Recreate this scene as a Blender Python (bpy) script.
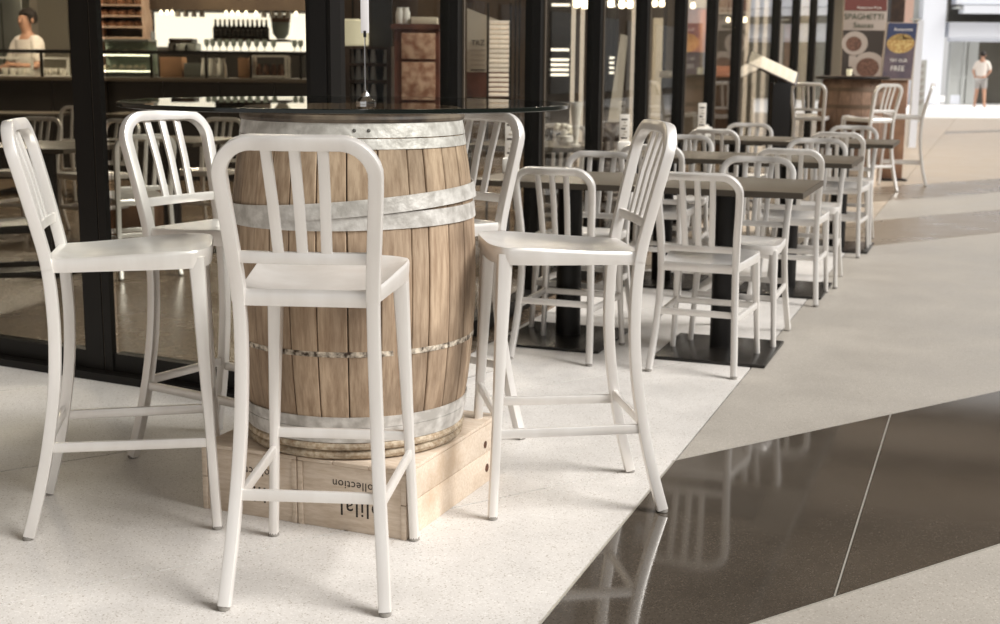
import bpy, bmesh, math, random
from mathutils import Vector, Matrix
random.seed(7)
PI = math.pi
for o in list(bpy.data.objects): bpy.data.objects.remove(o)
scene = bpy.context.scene
COL = scene.collection

# ------------------------------------------------------------------ camera
FPX, PITCH, ROLL, CAMH = 1313.46, 0.1860, 0.0093, 1.2110
cd = bpy.data.cameras.new('camera'); cam = bpy.data.objects.new('camera', cd); COL.objects.link(cam)
cd.sensor_fit = 'HORIZONTAL'; cd.sensor_width = 36.0; cd.lens = FPX * 36.0 / 1000.0
cd.clip_start = 0.05; cd.clip_end = 300
_R = Vector((1, 0, 0)); _U = Vector((0, math.sin(PITCH), math.cos(PITCH))); _F = Vector((0, math.cos(PITCH), -math.sin(PITCH)))
_R2 = math.cos(ROLL) * _R + math.sin(ROLL) * _U; _U2 = -math.sin(ROLL) * _R + math.cos(ROLL) * _U
cam.matrix_world = Matrix(((_R2.x, _U2.x, -_F.x, 0), (_R2.y, _U2.y, -_F.y, 0), (_R2.z, _U2.z, -_F.z, CAMH), (0, 0, 0, 1)))
cd.dof.use_dof = True; cd.dof.focus_distance = 3.35; cd.dof.aperture_fstop = 5.6
scene.camera = cam

# ------------------------------------------------------------------ light and exposure
world = bpy.data.worlds.new('sky'); scene.world = world; world.use_nodes = True
bg = world.node_tree.nodes['Background']; bg.inputs[0].default_value = (1.0, 0.982, 0.96, 1); bg.inputs[1].default_value = 0.60
sd = bpy.data.lights.new('sun', 'SUN'); sd.energy = 4.8; sd.angle = math.radians(30); sd.color = (1.0, 0.975, 0.945)
sun = bpy.data.objects.new('sun', sd); COL.objects.link(sun)
sun.rotation_euler = Vector((0.74, -0.30, 0.68)).to_track_quat('Z', 'Y').to_euler(); sun.location = (8, -6, 12)
vs = scene.view_settings
vs.view_transform = 'Standard'; vs.look = 'None'; vs.gamma = 1.0; vs.use_curve_mapping = False; vs.exposure = 0.12

# ------------------------------------------------------------------ frames
DD = math.radians(20.3)
U = Vector((math.sin(DD), math.cos(DD), 0)); V = Vector((math.cos(DD), -math.sin(DD), 0))
def W(u, v, z=0.0): return u * U + v * V + Vector((0, 0, z))
def at(px, py, y):
    """world point seen at a photo pixel, at the given distance y in front of the camera"""
    a, b = px - 500, py - 312
    d = a * _R2 - b * _U2 + FPX * _F
    return Vector((0, 0, CAMH)) + d * (y / d.y)

# ------------------------------------------------------------------ materials
def lin(c):
    return tuple((x / 12.92 if x <= 0.04045 else ((x + 0.055) / 1.055) ** 2.4) for x in [k / 255 for k in c]) + (1,)
MATS = {}
def mat(name, rgb, rough=0.6, metal=0.0, noise=None, bump=None, emit=None, spec=0.5, coat=0.0, alt=None, stretch=(1, 1, 1), rand=0.0, detail=6):
    """principled with a noise blend between rgb and alt; noise = scale, bump = (scale, strength)"""
    m = bpy.data.materials.new(name); m.use_nodes = True; nt = m.node_tree; b = nt.nodes['Principled BSDF']
    b.inputs['Base Color'].default_value = lin(rgb); b.inputs['Roughness'].default_value = rough; b.inputs['Metallic'].default_value = metal
    b.inputs['Specular IOR Level'].default_value = spec
    if coat: b.inputs['Coat Weight'].default_value = coat
    tc = nt.nodes.new('ShaderNodeTexCoord'); mp = nt.nodes.new('ShaderNodeMapping'); mp.inputs['Scale'].default_value = stretch
    nt.links.new(tc.outputs['Object'], mp.inputs[0])
    colout = None
    if noise:
        n = nt.nodes.new('ShaderNodeTexNoise'); n.inputs['Scale'].default_value = noise; n.inputs['Detail'].default_value = detail
        nt.links.new(mp.outputs[0], n.inputs['Vector'])
        r = nt.nodes.new('ShaderNodeValToRGB'); r.color_ramp.elements[0].position = 0.38; r.color_ramp.elements[1].position = 0.64
        r.color_ramp.elements[0].color = lin(alt or rgb); r.color_ramp.elements[1].color = lin(rgb)
        nt.links.new(n.outputs['Fac'], r.inputs[0]); colout = r.outputs[0]
    if rand:
        oi = nt.nodes.new('ShaderNodeObjectInfo'); hs = nt.nodes.new('ShaderNodeHueSaturation')
        mr = nt.nodes.new('ShaderNodeMapRange'); mr.inputs[3].default_value = 1 - rand; mr.inputs[4].default_value = 1 + rand * 0.6
        nt.links.new(oi.outputs['Random'], mr.inputs[0]); nt.links.new(mr.outputs[0], hs.inputs['Value'])
        if colout: nt.links.new(colout, hs.inputs['Color'])
        else: hs.inputs['Color'].default_value = lin(rgb)
        colout = hs.outputs[0]
    if colout: nt.links.new(colout, b.inputs['Base Color'])
    if bump:
        n2 = nt.nodes.new('ShaderNodeTexNoise'); n2.inputs['Scale'].default_value = bump[0]; n2.inputs['Detail'].default_value = 5
        nt.links.new(mp.outputs[0], n2.inputs['Vector'])
        bp = nt.nodes.new('ShaderNodeBump'); bp.inputs['Strength'].default_value = bump[1]; bp.inputs['Distance'].default_value = 0.01
        nt.links.new(n2.outputs['Fac'], bp.inputs['Height']); nt.links.new(bp.outputs[0], b.inputs['Normal'])
    if emit:
        b.inputs['Emission Color'].default_value = lin(rgb); b.inputs['Emission Strength'].default_value = emit
    MATS[name] = m
    return m
def terrazzo(name, base, dark, light, rough, chip=260, mott=0.12, sp=0.5):
    m = bpy.data.materials.new(name); m.use_nodes = True; nt = m.node_tree; b = nt.nodes['Principled BSDF']; L = nt.links.new
    tc = nt.nodes.new('ShaderNodeTexCoord')
    vo = nt.nodes.new('ShaderNodeTexVoronoi'); vo.inputs['Scale'].default_value = chip; L(tc.outputs['Object'], vo.inputs['Vector'])
    r = nt.nodes.new('ShaderNodeValToRGB'); e = r.color_ramp.elements
    e[0].position = 0.0; e[0].color = lin(dark); e[1].position = 0.10; e[1].color = lin(base)
    x = e.new(0.86); x.color = lin(base); x = e.new(0.97); x.color = lin(light)
    sep = nt.nodes.new('ShaderNodeSeparateColor'); L(vo.outputs['Color'], sep.inputs[0]); L(sep.outputs[0], r.inputs[0])
    n = nt.nodes.new('ShaderNodeTexNoise'); n.inputs['Scale'].default_value = 2.2; n.inputs['Detail'].default_value = 8; n.inputs['Roughness'].default_value = 0.65
    L(tc.outputs['Object'], n.inputs['Vector'])
    mr = nt.nodes.new('ShaderNodeMapRange'); mr.inputs[1].default_value = 0.3; mr.inputs[2].default_value = 0.7; mr.inputs[3].default_value = 1 - mott; mr.inputs[4].default_value = 1 + mott * 0.6
    L(n.outputs['Fac'], mr.inputs[0])
    hs = nt.nodes.new('ShaderNodeHueSaturation'); L(mr.outputs[0], hs.inputs['Value']); L(r.outputs[0], hs.inputs['Color'])
    L(hs.outputs[0], b.inputs['Base Color'])
    rr = nt.nodes.new('ShaderNodeMapRange'); rr.inputs[1].default_value = 0.3; rr.inputs[2].default_value = 0.75; rr.inputs[3].default_value = rough * 0.75; rr.inputs[4].default_value = rough * 1.3
    L(n.outputs['Fac'], rr.inputs[0]); L(rr.outputs[0], b.inputs['Roughness']); b.inputs['Specular IOR Level'].default_value = sp
    MATS[name] = m; return m
def oak(name, a, c, stain, stretch, rough=0.75, rand=0.18):
    m = bpy.data.materials.new(name); m.use_nodes = True; nt = m.node_tree; b = nt.nodes['Principled BSDF']; L = nt.links.new
    tc = nt.nodes.new('ShaderNodeTexCoord'); mp = nt.nodes.new('ShaderNodeMapping'); mp.inputs['Scale'].default_value = stretch; L(tc.outputs['Object'], mp.inputs[0])
    oi = nt.nodes.new('ShaderNodeObjectInfo'); va = nt.nodes.new('ShaderNodeVectorMath'); va.operation = 'ADD'
    sc = nt.nodes.new('ShaderNodeMath'); sc.operation = 'MULTIPLY'; sc.inputs[1].default_value = 37; L(oi.outputs['Random'], sc.inputs[0])
    L(mp.outputs[0], va.inputs[0]); L(sc.outputs[0], va.inputs[1])
    n = nt.nodes.new('ShaderNodeTexNoise'); n.inputs['Scale'].default_value = 9; n.inputs['Detail'].default_value = 9; n.inputs['Roughness'].default_value = 0.62; L(va.outputs[0], n.inputs['Vector'])
    r = nt.nodes.new('ShaderNodeValToRGB'); e = r.color_ramp.elements; e[0].position = 0.33; e[0].color = lin(c); e[1].position = 0.62; e[1].color = lin(a)
    L(n.outputs['Fac'], r.inputs[0])
    n3 = nt.nodes.new('ShaderNodeTexNoise'); n3.inputs['Scale'].default_value = 5.5; n3.inputs['Detail'].default_value = 7; mp3 = nt.nodes.new('ShaderNodeMapping'); mp3.inputs['Scale'].default_value = tuple(1.0 if s > 2 else 0.45 for s in stretch); L(tc.outputs['Object'], mp3.inputs[0]); L(mp3.outputs[0], n3.inputs['Vector'])
    r3 = nt.nodes.new('ShaderNodeValToRGB'); r3.color_ramp.elements[0].position = 0.47; r3.color_ramp.elements[1].position = 0.70; r3.color_ramp.elements[1].color = (0.75, 0.75, 0.75, 1); L(n3.outputs['Fac'], r3.inputs[0])
    mx = nt.nodes.new('ShaderNodeMixRGB'); L(r3.outputs[0], mx.inputs[0]); L(r.outputs[0], mx.inputs[1]); mx.inputs[2].default_value = lin(stain)
    mr = nt.nodes.new('ShaderNodeMapRange'); mr.inputs[3].default_value = 1 - rand; mr.inputs[4].default_value = 1 + rand * 0.5; L(oi.outputs['Random'], mr.inputs[0])
    hs = nt.nodes.new('ShaderNodeHueSaturation'); L(mr.outputs[0], hs.inputs['Value']); L(mx.outputs[0], hs.inputs['Color']); L(hs.outputs[0], b.inputs['Base Color'])
    bp = nt.nodes.new('ShaderNodeBump'); bp.inputs['Strength'].default_value = 0.35; bp.inputs['Distance'].default_value = 0.004; L(n.outputs['Fac'], bp.inputs['Height']); L(bp.outputs[0], b.inputs['Normal'])
    b.inputs['Roughness'].default_value = rough
    MATS[name] = m; return m
def glass(name, tint=(1, 1, 1), ior=1.45, rough=0.0):
    m = bpy.data.materials.new(name); m.use_nodes = True; nt = m.node_tree; nt.nodes.remove(nt.nodes['Principled BSDF']); L = nt.links.new
    out = nt.nodes['Material Output']; t = nt.nodes.new('ShaderNodeBsdfTransparent'); t.inputs[0].default_value = (*tint, 1)
    g = nt.nodes.new('ShaderNodeBsdfGlossy'); g.inputs['Roughness'].default_value = rough
    mx = nt.nodes.new('ShaderNodeMixShader'); lw = nt.nodes.new('ShaderNodeLayerWeight'); lw.inputs[0].default_value = 0.5
    pw = nt.nodes.new('ShaderNodeMath'); pw.operation = 'POWER'; pw.inputs[1].default_value = 5; L(lw.outputs['Facing'], pw.inputs[0])
    f0 = ((ior - 1) / (ior + 1)) ** 2; fr = nt.nodes.new('ShaderNodeMath'); fr.operation = 'MULTIPLY_ADD'; fr.inputs[1].default_value = 1 - f0; fr.inputs[2].default_value = f0; L(pw.outputs[0], fr.inputs[0])
    L(fr.outputs[0], mx.inputs[0]); L(t.outputs[0], mx.inputs[1]); L(g.outputs[0], mx.inputs[2]); L(mx.outputs[0], out.inputs[0])
    MATS[name] = m; return m

mat('aluminium', (234, 231, 227), 0.34, 0.46, noise=14, alt=(226, 222, 217), bump=(320, 0.03), stretch=(1, 1, 0.15))
mat('rubber', (40, 38, 36), 0.8)
mat('glide', (150, 146, 140), 0.5, 0.4)
terrazzo('terrazzo_white', (206, 202, 197), (160, 151, 140), (222, 219, 215), 0.5, 300, 0.16)
terrazzo('terrazzo_beige', (166, 160, 151), (136, 127, 115), (186, 180, 172), 0.45, 300, 0.10)
terrazzo('terrazzo_tan', (178, 164, 147), (150, 136, 120), (194, 182, 166), 0.45, 200, 0.08)
terrazzo('terrazzo_brown', (128, 116, 101), (100, 89, 76), (146, 134, 119), 0.3, 300, 0.12)
terrazzo('terrazzo_dark', (76, 69, 61), (60, 54, 47), (92, 84, 75), 0.07, 320, 0.18, 0.6)
terrazzo('terrazzo_inside', (114, 98, 81), (76, 64, 52), (144, 126, 107), 0.25, 120, 0.15)
terrazzo('paving_sun_white', (240, 238, 236), (225, 222, 220), (250, 249, 248), 0.7, 20, 0.03)  # white stands in for direct sun on the far paving
mat('joint', (52, 45, 38), 0.8)
mat('divider', (205, 200, 190), 0.4, 0.6)
oak('oak', (186, 163, 138), (148, 124, 100), (88, 69, 52), (9, 9, 0.9))
oak('oak_dark', (132, 104, 84), (100, 78, 62), (70, 54, 42), (9, 9, 0.9))
oak('pine', (214, 199, 182), (196, 178, 157), (176, 152, 126), (2.2, 14, 14), 0.7, 0.06)
oak('willow', (198, 184, 162), (140, 116, 88), (60, 46, 34), (8, 8, 8), 0.8, 0.1)
oak('willow_dark', (66, 54, 45), (40, 32, 27), (140, 126, 108), (5, 5, 5), 0.6, 0.1)
mat('galvanised', (216, 213, 208), 0.5, 0.30, noise=26, alt=(176, 172, 166), bump=(60, 0.25))
mat('rivet', (110, 108, 104), 0.5, 0.7)
mat('barrel_mark', (214, 202, 184), 0.85, noise=55, alt=(58, 44, 32))
mat('knot', (92, 58, 36), 0.7, noise=60, alt=(60, 36, 22))
mat('ink', (46, 38, 32), 0.8)
mat('black_frame', (20, 18, 15), 0.45, 0.0, noise=3, alt=(16, 14, 12), spec=0.3)
mat('frame_edge', (104, 94, 82), 0.45, 0.4)
mat('black_metal', (19, 17, 16), 0.4, 0.0, spec=0.35)
mat('black_plate', (34, 31, 28), 0.25, 0.2, noise=8, alt=(27, 25, 23))
mat('table_top', (104, 95, 82), 0.35, noise=5, alt=(94, 86, 74))
mat('table_edge', (70, 62, 52), 0.45)
glass('window_glass', (0.93, 0.93, 0.91), 1.30)
glass('door_glass', (0.80, 0.80, 0.77), 1.36)
mat('glass_edge', (22, 26, 23), 0.12, 0.0)
glass('top_glass', (0.88, 0.90, 0.87), 1.5)
mat('chrome', (225, 225, 225), 0.10, 1.0)
mat('white_plastic', (240, 238, 240), 0.45)
mat('rust_hoop', (92, 74, 58), 0.6, 0.4)
mat('print_blue', (120, 126, 150), 0.6)

# ------------------------------------------------------------------ mesh helpers
class MB:
    def __init__(s): s.v = []; s.f = []
    def add(s, vs, fs):
        k = len(s.v); s.v += [Vector(p) for p in vs]; s.f += [tuple(i + k for i in f) for f in fs]; return s
    def box(s, c, size, ax=None):
        c = Vector(c); h = [x / 2 for x in size]
        ax = ax or (Vector((1, 0, 0)), Vector((0, 1, 0)), Vector((0, 0, 1)))
        vs = [c + ax[0] * h[0] * i + ax[1] * h[1] * j + ax[2] * h[2] * k for i in (-1, 1) for j in (-1, 1) for k in (-1, 1)]
        return s.add(vs, [(0, 1, 3, 2), (4, 6, 7, 5), (0, 4, 5, 1), (2, 3, 7, 6), (0, 2, 6, 4), (1, 5, 7, 3)])
    def bbox(s, lo, hi):
        lo, hi = Vector(lo), Vector(hi); return s.box((lo + hi) / 2, hi - lo)
    def cbox(s, c, size, b=0.004, ax=None):
        """box with chamfered edges"""
        bm = bmesh.new(); bmesh.ops.create_cube(bm, size=1.0)
        for q in bm.verts: q.co = Vector((q.co.x * size[0], q.co.y * size[1], q.co.z * size[2]))
        bmesh.ops.bevel(bm, geom=bm.edges[:], offset=b, segments=2, affect='EDGES', profile=0.6)
        bm.verts.index_update(); c = Vector(c)
        ax = ax or (Vector((1, 0, 0)), Vector((0, 1, 0)), Vector((0, 0, 1)))
        s.add([c + ax[0] * q.co.x + ax[1] * q.co.y + ax[2] * q.co.z for q in bm.verts], [tuple(q.index for q in f.verts) for f in bm.faces]); bm.free(); return s
    def prism(s, poly, z0, z1):
        n = len(poly); vs = [(p[0], p[1], z0) for p in poly] + [(p[0], p[1], z1) for p in poly]
        return s.add(vs, [tuple(range(n - 1, -1, -1)), tuple(range(n, 2 * n))] + [(i, (i + 1) % n, n + (i + 1) % n, n + i) for i in range(n)])
    def sweep(s, path, A, wa, wb, ch=0.005, cap=True):
        """rounded-rectangle bar along path; A = reference axis for the wa side"""
        path = [Vector(p) for p in path]; n = len(path); rings = []
        if not isinstance(wa, (list, tuple)): wa = [wa] * n
        if not isinstance(wb, (list, tuple)): wb = [wb] * n
        for i, p in enumerate(path):
            t = (path[min(i + 1, n - 1)] - path[max(i - 1, 0)]).normalized()
            a = Vector(A[i]) if isinstance(A, list) else Vector(A)
            a = (a - t * a.dot(t)).normalized(); b = t.cross(a)
            ring = []
            ha, hb = wa[i] / 2, wb[i] / 2
            for sx, sy, st in ((1, 1, 0), (-1, 1, 1), (-1, -1, 2), (1, -1, 3)):
                for q in range(3):
                    an = PI / 2 * st + PI / 4 * q
                    ring.append(p + a * (sx * (ha - ch) + ch * math.cos(an)) + b * (sy * (hb - ch) + ch * math.sin(an)))
            rings.append(ring)
        m = 12; vs = [q for r in rings for q in r]; fs = []
        for i in range(n - 1):
            for j in range(m): fs.append((i * m + j, i * m + (j + 1) % m, (i + 1) * m + (j + 1) % m, (i + 1) * m + j))
        if cap: fs += [tuple(range(m - 1, -1, -1)), tuple((n - 1) * m + j for j in range(m))]
        return s.add(vs, fs)
    def tube(s, path, r, n=10):
        path = [Vector(p) for p in path]; k = len(path); vs = []; fs = []
        if not isinstance(r, (list, tuple)): r = [r] * k
        ref = None
        for i, p in enumerate(path):
            t = (path[min(i + 1, k - 1)] - path[max(i - 1, 0)]).normalized()
            if ref is None: ref = Vector((0, 0, 1)) if abs(t.z) < 0.9 else Vector((1, 0, 0))
            a = (ref - t * ref.dot(t)).normalized(); b = t.cross(a); ref = a
            vs += [p + (a * math.cos(2 * PI * j / n) + b * math.sin(2 * PI * j / n)) * r[i] for j in range(n)]
        for i in range(k - 1):
            for j in range(n): fs.append((i * n + j, i * n + (j + 1) % n, (i + 1) * n + (j + 1) % n, (i + 1) * n + j))
        fs += [tuple(range(n - 1, -1, -1)), tuple((k - 1) * n + j for j in range(n))]
        return s.add(vs, fs)
    def lathe(s, prof, n=32, c=(0, 0, 0), tilt=None, closed=False):
        """prof = [(r, z)], revolved about z"""
        c = Vector(c); k = len(prof); vs = []
        for r, z in prof:
            for j in range(n):
                p = Vector((max(r, 1e-4) * math.cos(2 * PI * j / n), max(r, 1e-4) * math.sin(2 * PI * j / n), z))
                if tilt: p = tilt @ p
                vs.append(c + p)
        fs = [(i * n + j, i * n + (j + 1) % n, (i + 1) * n + (j + 1) % n, (i + 1) * n + j) for i in range(k - 1) for j in range(n)]
        if closed: fs += [((k - 1) * n + j, (k - 1) * n + (j + 1) % n, (j + 1) % n, j) for j in range(n)]
        else: fs += [tuple(range(n - 1, -1, -1)), tuple((k - 1) * n + j for j in range(n))]
        return s.add(vs, fs)
    def mesh(s, name, m, smooth=35):
        me = bpy.data.meshes.new(name); me.from_pydata([tuple(p) for p in s.v], [], s.f)
        bm = bmesh.new(); bm.from_mesh(me); bmesh.ops.recalc_face_normals(bm, faces=bm.faces[:]); bm.to_mesh(me); bm.free()
        if m: me.materials.append(MATS[m])
        if smooth:
            me.polygons.foreach_set('use_smooth', [True] * len(me.polygons)); me.set_sharp_from_angle(angle=math.radians(smooth))
        me.update(); return me
    def build(s, name, m, parent=None, smooth=35):
        return link(name, s.mesh(name, m, smooth), parent)
def link(name, me, parent=None):
    o = bpy.data.objects.new(name, me); COL.objects.link(o)
    if parent: o.parent = parent
    return o
def tag(o, label, cat=None, group=None, kind=None):
    o['label'] = label
    if cat: o['category'] = cat
    if group: o['group'] = group
    if kind: o['kind'] = kind
    return o
def struct(o, label): o['kind'] = 'structure'; o['label'] = label; return o
def empty(name, loc=(0, 0, 0), rz=0.0):
    o = bpy.data.objects.new(name, None); COL.objects.link(o); o.location = loc; o.rotation_euler = (0, 0, rz); o.empty_display_size = 0.1; return o
def copy_tree(o, parent=None):
    c = o.copy(); COL.objects.link(c)
    if parent: c.parent = parent
    for ch in o.children: copy_tree(ch, c)
    return c
def text(s, size, m, mw, parent=None, name='lettering', depth=0.0006, space=1.0, sx=1.0, align='CENTER'):
    """flat lettering mesh; mw = matrix of the text plane (x along, y up, z out)"""
    cu = bpy.data.curves.new('t', 'FONT'); cu.body = s; cu.size = size; cu.align_x = align; cu.align_y = 'CENTER'; cu.extrude = depth; cu.space_character = space; cu.resolution_u = 3
    t = bpy.data.objects.new('t', cu); COL.objects.link(t); dg = bpy.context.evaluated_depsgraph_get()
    me = bpy.data.meshes.new_from_object(t.evaluated_get(dg)); bpy.data.objects.remove(t); me.name = name; me.materials.clear(); me.materials.append(MATS[m])
    me.transform(mw @ Matrix.Diagonal((sx, 1, 1, 1)))
    return link(name, me, parent)
def frame_mat(o, x, y):
    x = Vector(x).normalized(); y = Vector(y).normalized(); z = x.cross(y)
    return Matrix(((x.x, y.x, z.x, o[0]), (x.y, y.y, z.y, o[1]), (x.z, y.z, z.z, o[2]), (0, 0, 0, 1)))
def clip(poly, n, d):
    """keep the side p.n <= d of a convex polygon"""
    out = []
    for i in range(len(poly)):
        a, b = poly[i], poly[(i + 1) % len(poly)]
        da, db = a[0] * n[0] + a[1] * n[1] - d, b[0] * n[0] + b[1] * n[1] - d
        if da <= 0: out.append(a)
        if da * db < 0:
            t = da / (da - db); out.append((a[0] + (b[0] - a[0]) * t, a[1] + (b[1] - a[1]) * t))
    return out
def interp(tab, z):
    for (a, p), (b, q) in zip(tab, tab[1:]):
        if z <= b: return p + (q - p) * (z - a) / (b - a)
    return tab[-1][1]
def smooth_path(tab, z0, z1, n):
    """cubic (Catmull-Rom) sampling of a (z, y) table"""
    out = []
    for i in range(n + 1):
        z = z0 + (z1 - z0) * i / n
        k = max(0, min(len(tab) - 2, next((j for j in range(len(tab) - 1) if z <= tab[j + 1][0]), len(tab) - 2)))
        p1, p2 = tab[k], tab[k + 1]; p0 = tab[k - 1] if k > 0 else (2 * p1[0] - p2[0], 2 * p1[1] - p2[1]); p3 = tab[k + 2] if k + 2 < len(tab) else (2 * p2[0] - p1[0], 2 * p2[1] - p1[1])
        t = (z - p1[0]) / (p2[0] - p1[0]); m1 = (p2[1] - p0[1]) / (p2[0] - p0[0]) * (p2[0] - p1[0]); m2 = (p3[1] - p1[1]) / (p3[0] - p1[0]) * (p2[0] - p1[0])
        y = (2 * t**3 - 3 * t**2 + 1) * p1[1] + (t**3 - 2 * t**2 + t) * m1 + (-2 * t**3 + 3 * t**2) * p2[1] + (t**3 - t**2) * m2
        out.append((z, y))
    return out

# ------------------------------------------------------------------ floor: terrazzo panels between recessed joints
floor = MB().bbox((-12, -4, -0.05), (34, 60, -0.016)).build('floor', 'joint', None, 0); struct(floor, 'terrazzo floor of white, beige and dark polished panels')
SA = math.radians(55.35); SD = (math.sin(SA), math.cos(SA)); SN = (-math.cos(SA), math.sin(SA))
MOD = 1.0136; W0 = 1.926; VB = -0.855
big = [(-9, -3), (26, -3), (26, 34), (-9, 34)]
Vt = (V.x, V.y); G = 0.0036
def panel(poly, m, name='floor_panel', gap=G):
    if len(poly) < 3: return
    MB().prism(poly, -0.016, 0.0).build(name, m, floor, 0)
def band(w0, w1, v0, v1, m, gap=G):
    p = clip(big, SN, w1 - gap); p = clip(p, (-SN[0], -SN[1]), -(w0 + gap))
    p = clip(p, Vt, v1 - gap) if p else p; p = clip(p, (-Vt[0], -Vt[1]), -(v0 + gap)) if p else p
    if p and len(p) >= 3: panel(p, m)
for k in range(-7, 11): band(W0 + k * MOD, W0 + (k + 1) * MOD, -6.0, VB, 'terrazzo_white' if k < 4 else 'terrazzo_brown' if k in (4, 6) else 'terrazzo_tan')
band(W0 + 11 * MOD, 50, -6.0, VB, 'terrazzo_tan')
S_ = [W0, W0 + MOD, W0 + 4 * MOD, W0 + 5 * MOD, W0 + 6 * MOD, W0 + 7 * MOD, 15.9, 16.5]
band(-14, S_[0], VB, 30, 'terrazzo_beige')
for i, (a, b, m) in enumerate([(0, 1, 'd'), (1, 2, 'b'), (2, 3, 'd2'), (3, 4, 'b'), (4, 5, 'd2'), (5, 6, 't'), (6, 7, 'd2')]):
    if m == 'd':
        for v0, v1 in ((VB, -0.265), (-0.265, 0.915), (0.915, 2.1), (2.1, 30)): band(S_[a], S_[b], v0, v1, 'terrazzo_dark')
    else: band(S_[a], S_[b], VB, 30, {'b': 'terrazzo_beige', 't': 'terrazzo_tan'}.get(m, 'terrazzo_brown'))
band(16.5, 50, VB, 40, 'terrazzo_tan')
# thin pale metal dividers round the dark polished strip
def divider(p, q, w=0.004):
    p, q = Vector((*p, 0)), Vector((*q, 0)); t = (q - p).normalized(); s = Vector((-t.y, t.x, 0)) * w / 2
    MB().prism([(p + s)[:2], (q + s)[:2], (q - s)[:2], (p - s)[:2]], -0.016, 0.0006).build('divider_strip', 'divider', floor, 0)
def swv(w, v):   # point at strip offset w and facade offset v
    det = SN[0] * Vt[1] - SN[1] * Vt[0]
    return ((w * Vt[1] - SN[1] * v) / det, (SN[0] * v - w * Vt[0]) / det)
divider(swv(S_[0], VB), swv(S_[0], 8)); divider(swv(S_[1], VB), swv(S_[1], 8)); divider(swv(S_[0], VB), swv(S_[1], VB), 0.006)
for v in (-0.265, 0.915): divider(swv(S_[0], v), swv(S_[1], v))
pav = MB().prism([(-9, 33.0), (40, 33.6), (40, 60), (-9, 60)], -0.016, 0.02).build('paving_sunlit', 'paving_sun_white', None, 0); struct(pav, 'paving beyond the terrazzo, coloured white for the sun on it')

# ------------------------------------------------------------------ aluminium stools and chairs (seen from above: faces local +y)
STOOL = dict(H=1.062, hs=0.746, prof=[(0, -.242), (.11, -.212), (.227, -.186), (.377, -.163), (.5, -.155), (.6, -.156), (.705, -.164), (.80, -.183), (.93, -.214), (1.0, -.232), (1.062, -.247)],
             xw=[(0, .183), (.3, .160), (.55, .150), (.72, .150), (.85, .159), (.96, .167), (1.062, .169)], wf=.184, df=.234, tf=.155, ty=.203,
             sr=.150, sf=.179, yr=-.168, yf=.237, rail=.795, st_side=.236, st_r=.252, st_f=.284, rc=.075, tube=.0295, skirt=.050, tilt=.028)
CHAIR = dict(H=.805, hs=.458, prof=[(0, -.241), (.10, -.210), (.2, -.188), (.3, -.174), (.4, -.170), (.48, -.174), (.58, -.190), (.7, -.214), (.805, -.240)],
             xw=[(0, .173), (.2, .158), (.4, .150), (.55, .153), (.66, .160), (.73, .163), (.805, .164)], wf=.184, df=.217, tf=.162, ty=.195,
             sr=.150, sf=.180, yr=-.180, yf=.236, rail=.502, st_side=.222, st_r=.242, st_f=.222, rc=.070, tube=.027, skirt=.042, tilt=.018)
def seat_mesh(S):
    nx, ny = 16, 14; hs, sk = S['hs'], S['skirt']
    def P(i, j):
        s = -1 + 2 * i / nx; t = j / ny
        hw = S['sr'] + (S['sf'] - S['sr']) * min(1, t * 1.3); a = abs(s)
        hw *= 1 - 0.05 * max(0, (t - 0.88) / 0.12) ** 2
        y = S['yr'] + (S['yf'] - S['yr']) * t - 0.030 * a ** 5 * t ** 3
        bx = 1 - a ** 3.0; by = min(1, t / 0.18) * min(1, (1 - t) / 0.16); by = by * by * (3 - 2 * by)
        dip = 0.020 * bx * by * (1 - 0.35 * math.exp(-(s / 0.22) ** 2) * max(0, t - 0.35))
        edge = 0.005 * (t ** 8) - 0.004 * (1 - t) ** 6
        return Vector((hw * s, y, hs - dip - edge - S['tilt'] * (1 - t)))
    m = MB(); vs = [P(i, j) for j in range(ny + 1) for i in range(nx + 1)]
    fs = [(j * (nx + 1) + i, j * (nx + 1) + i + 1, (j + 1) * (nx + 1) + i + 1, (j + 1) * (nx + 1) + i) for j in range(ny) for i in range(nx)]
    ring = [i for i in range(nx + 1)] + [j * (nx + 1) + nx for j in range(1, ny + 1)] + [ny * (nx + 1) + i for i in range(nx - 1, -1, -1)] + [j * (nx + 1) for j in range(ny - 1, 0, -1)]
    c = Vector((0, (S['yr'] + S['yf']) / 2, 0)); prev = ring; base = vs
    for dz, out in ((-0.003, 0.0035), (-0.010, 0.005), (-sk * 0.6, 0.004), (-sk, 0.001)):
        new = []
        for r in ring:
            p = base[r]; d = Vector((p.x, p.y - c.y, 0)); d.normalize()
            vs.append(Vector((p.x + d.x * out, p.y + d.y * out, hs + dz - S['tilt'] * (.35 if dz == -sk else .75 if dz < -.02 else 1) * min(1, max(0, (S['yf'] - p.y) / (S['yf'] - S['yr'])))))); new.append(len(vs) - 1)
        k = len(ring); fs += [(prev[i], prev[(i + 1) % k], new[(i + 1) % k], new[i]) for i in range(k)]; prev = new
    fs.append(tuple(reversed(prev)))
    m.add(vs, fs); return m
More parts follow.
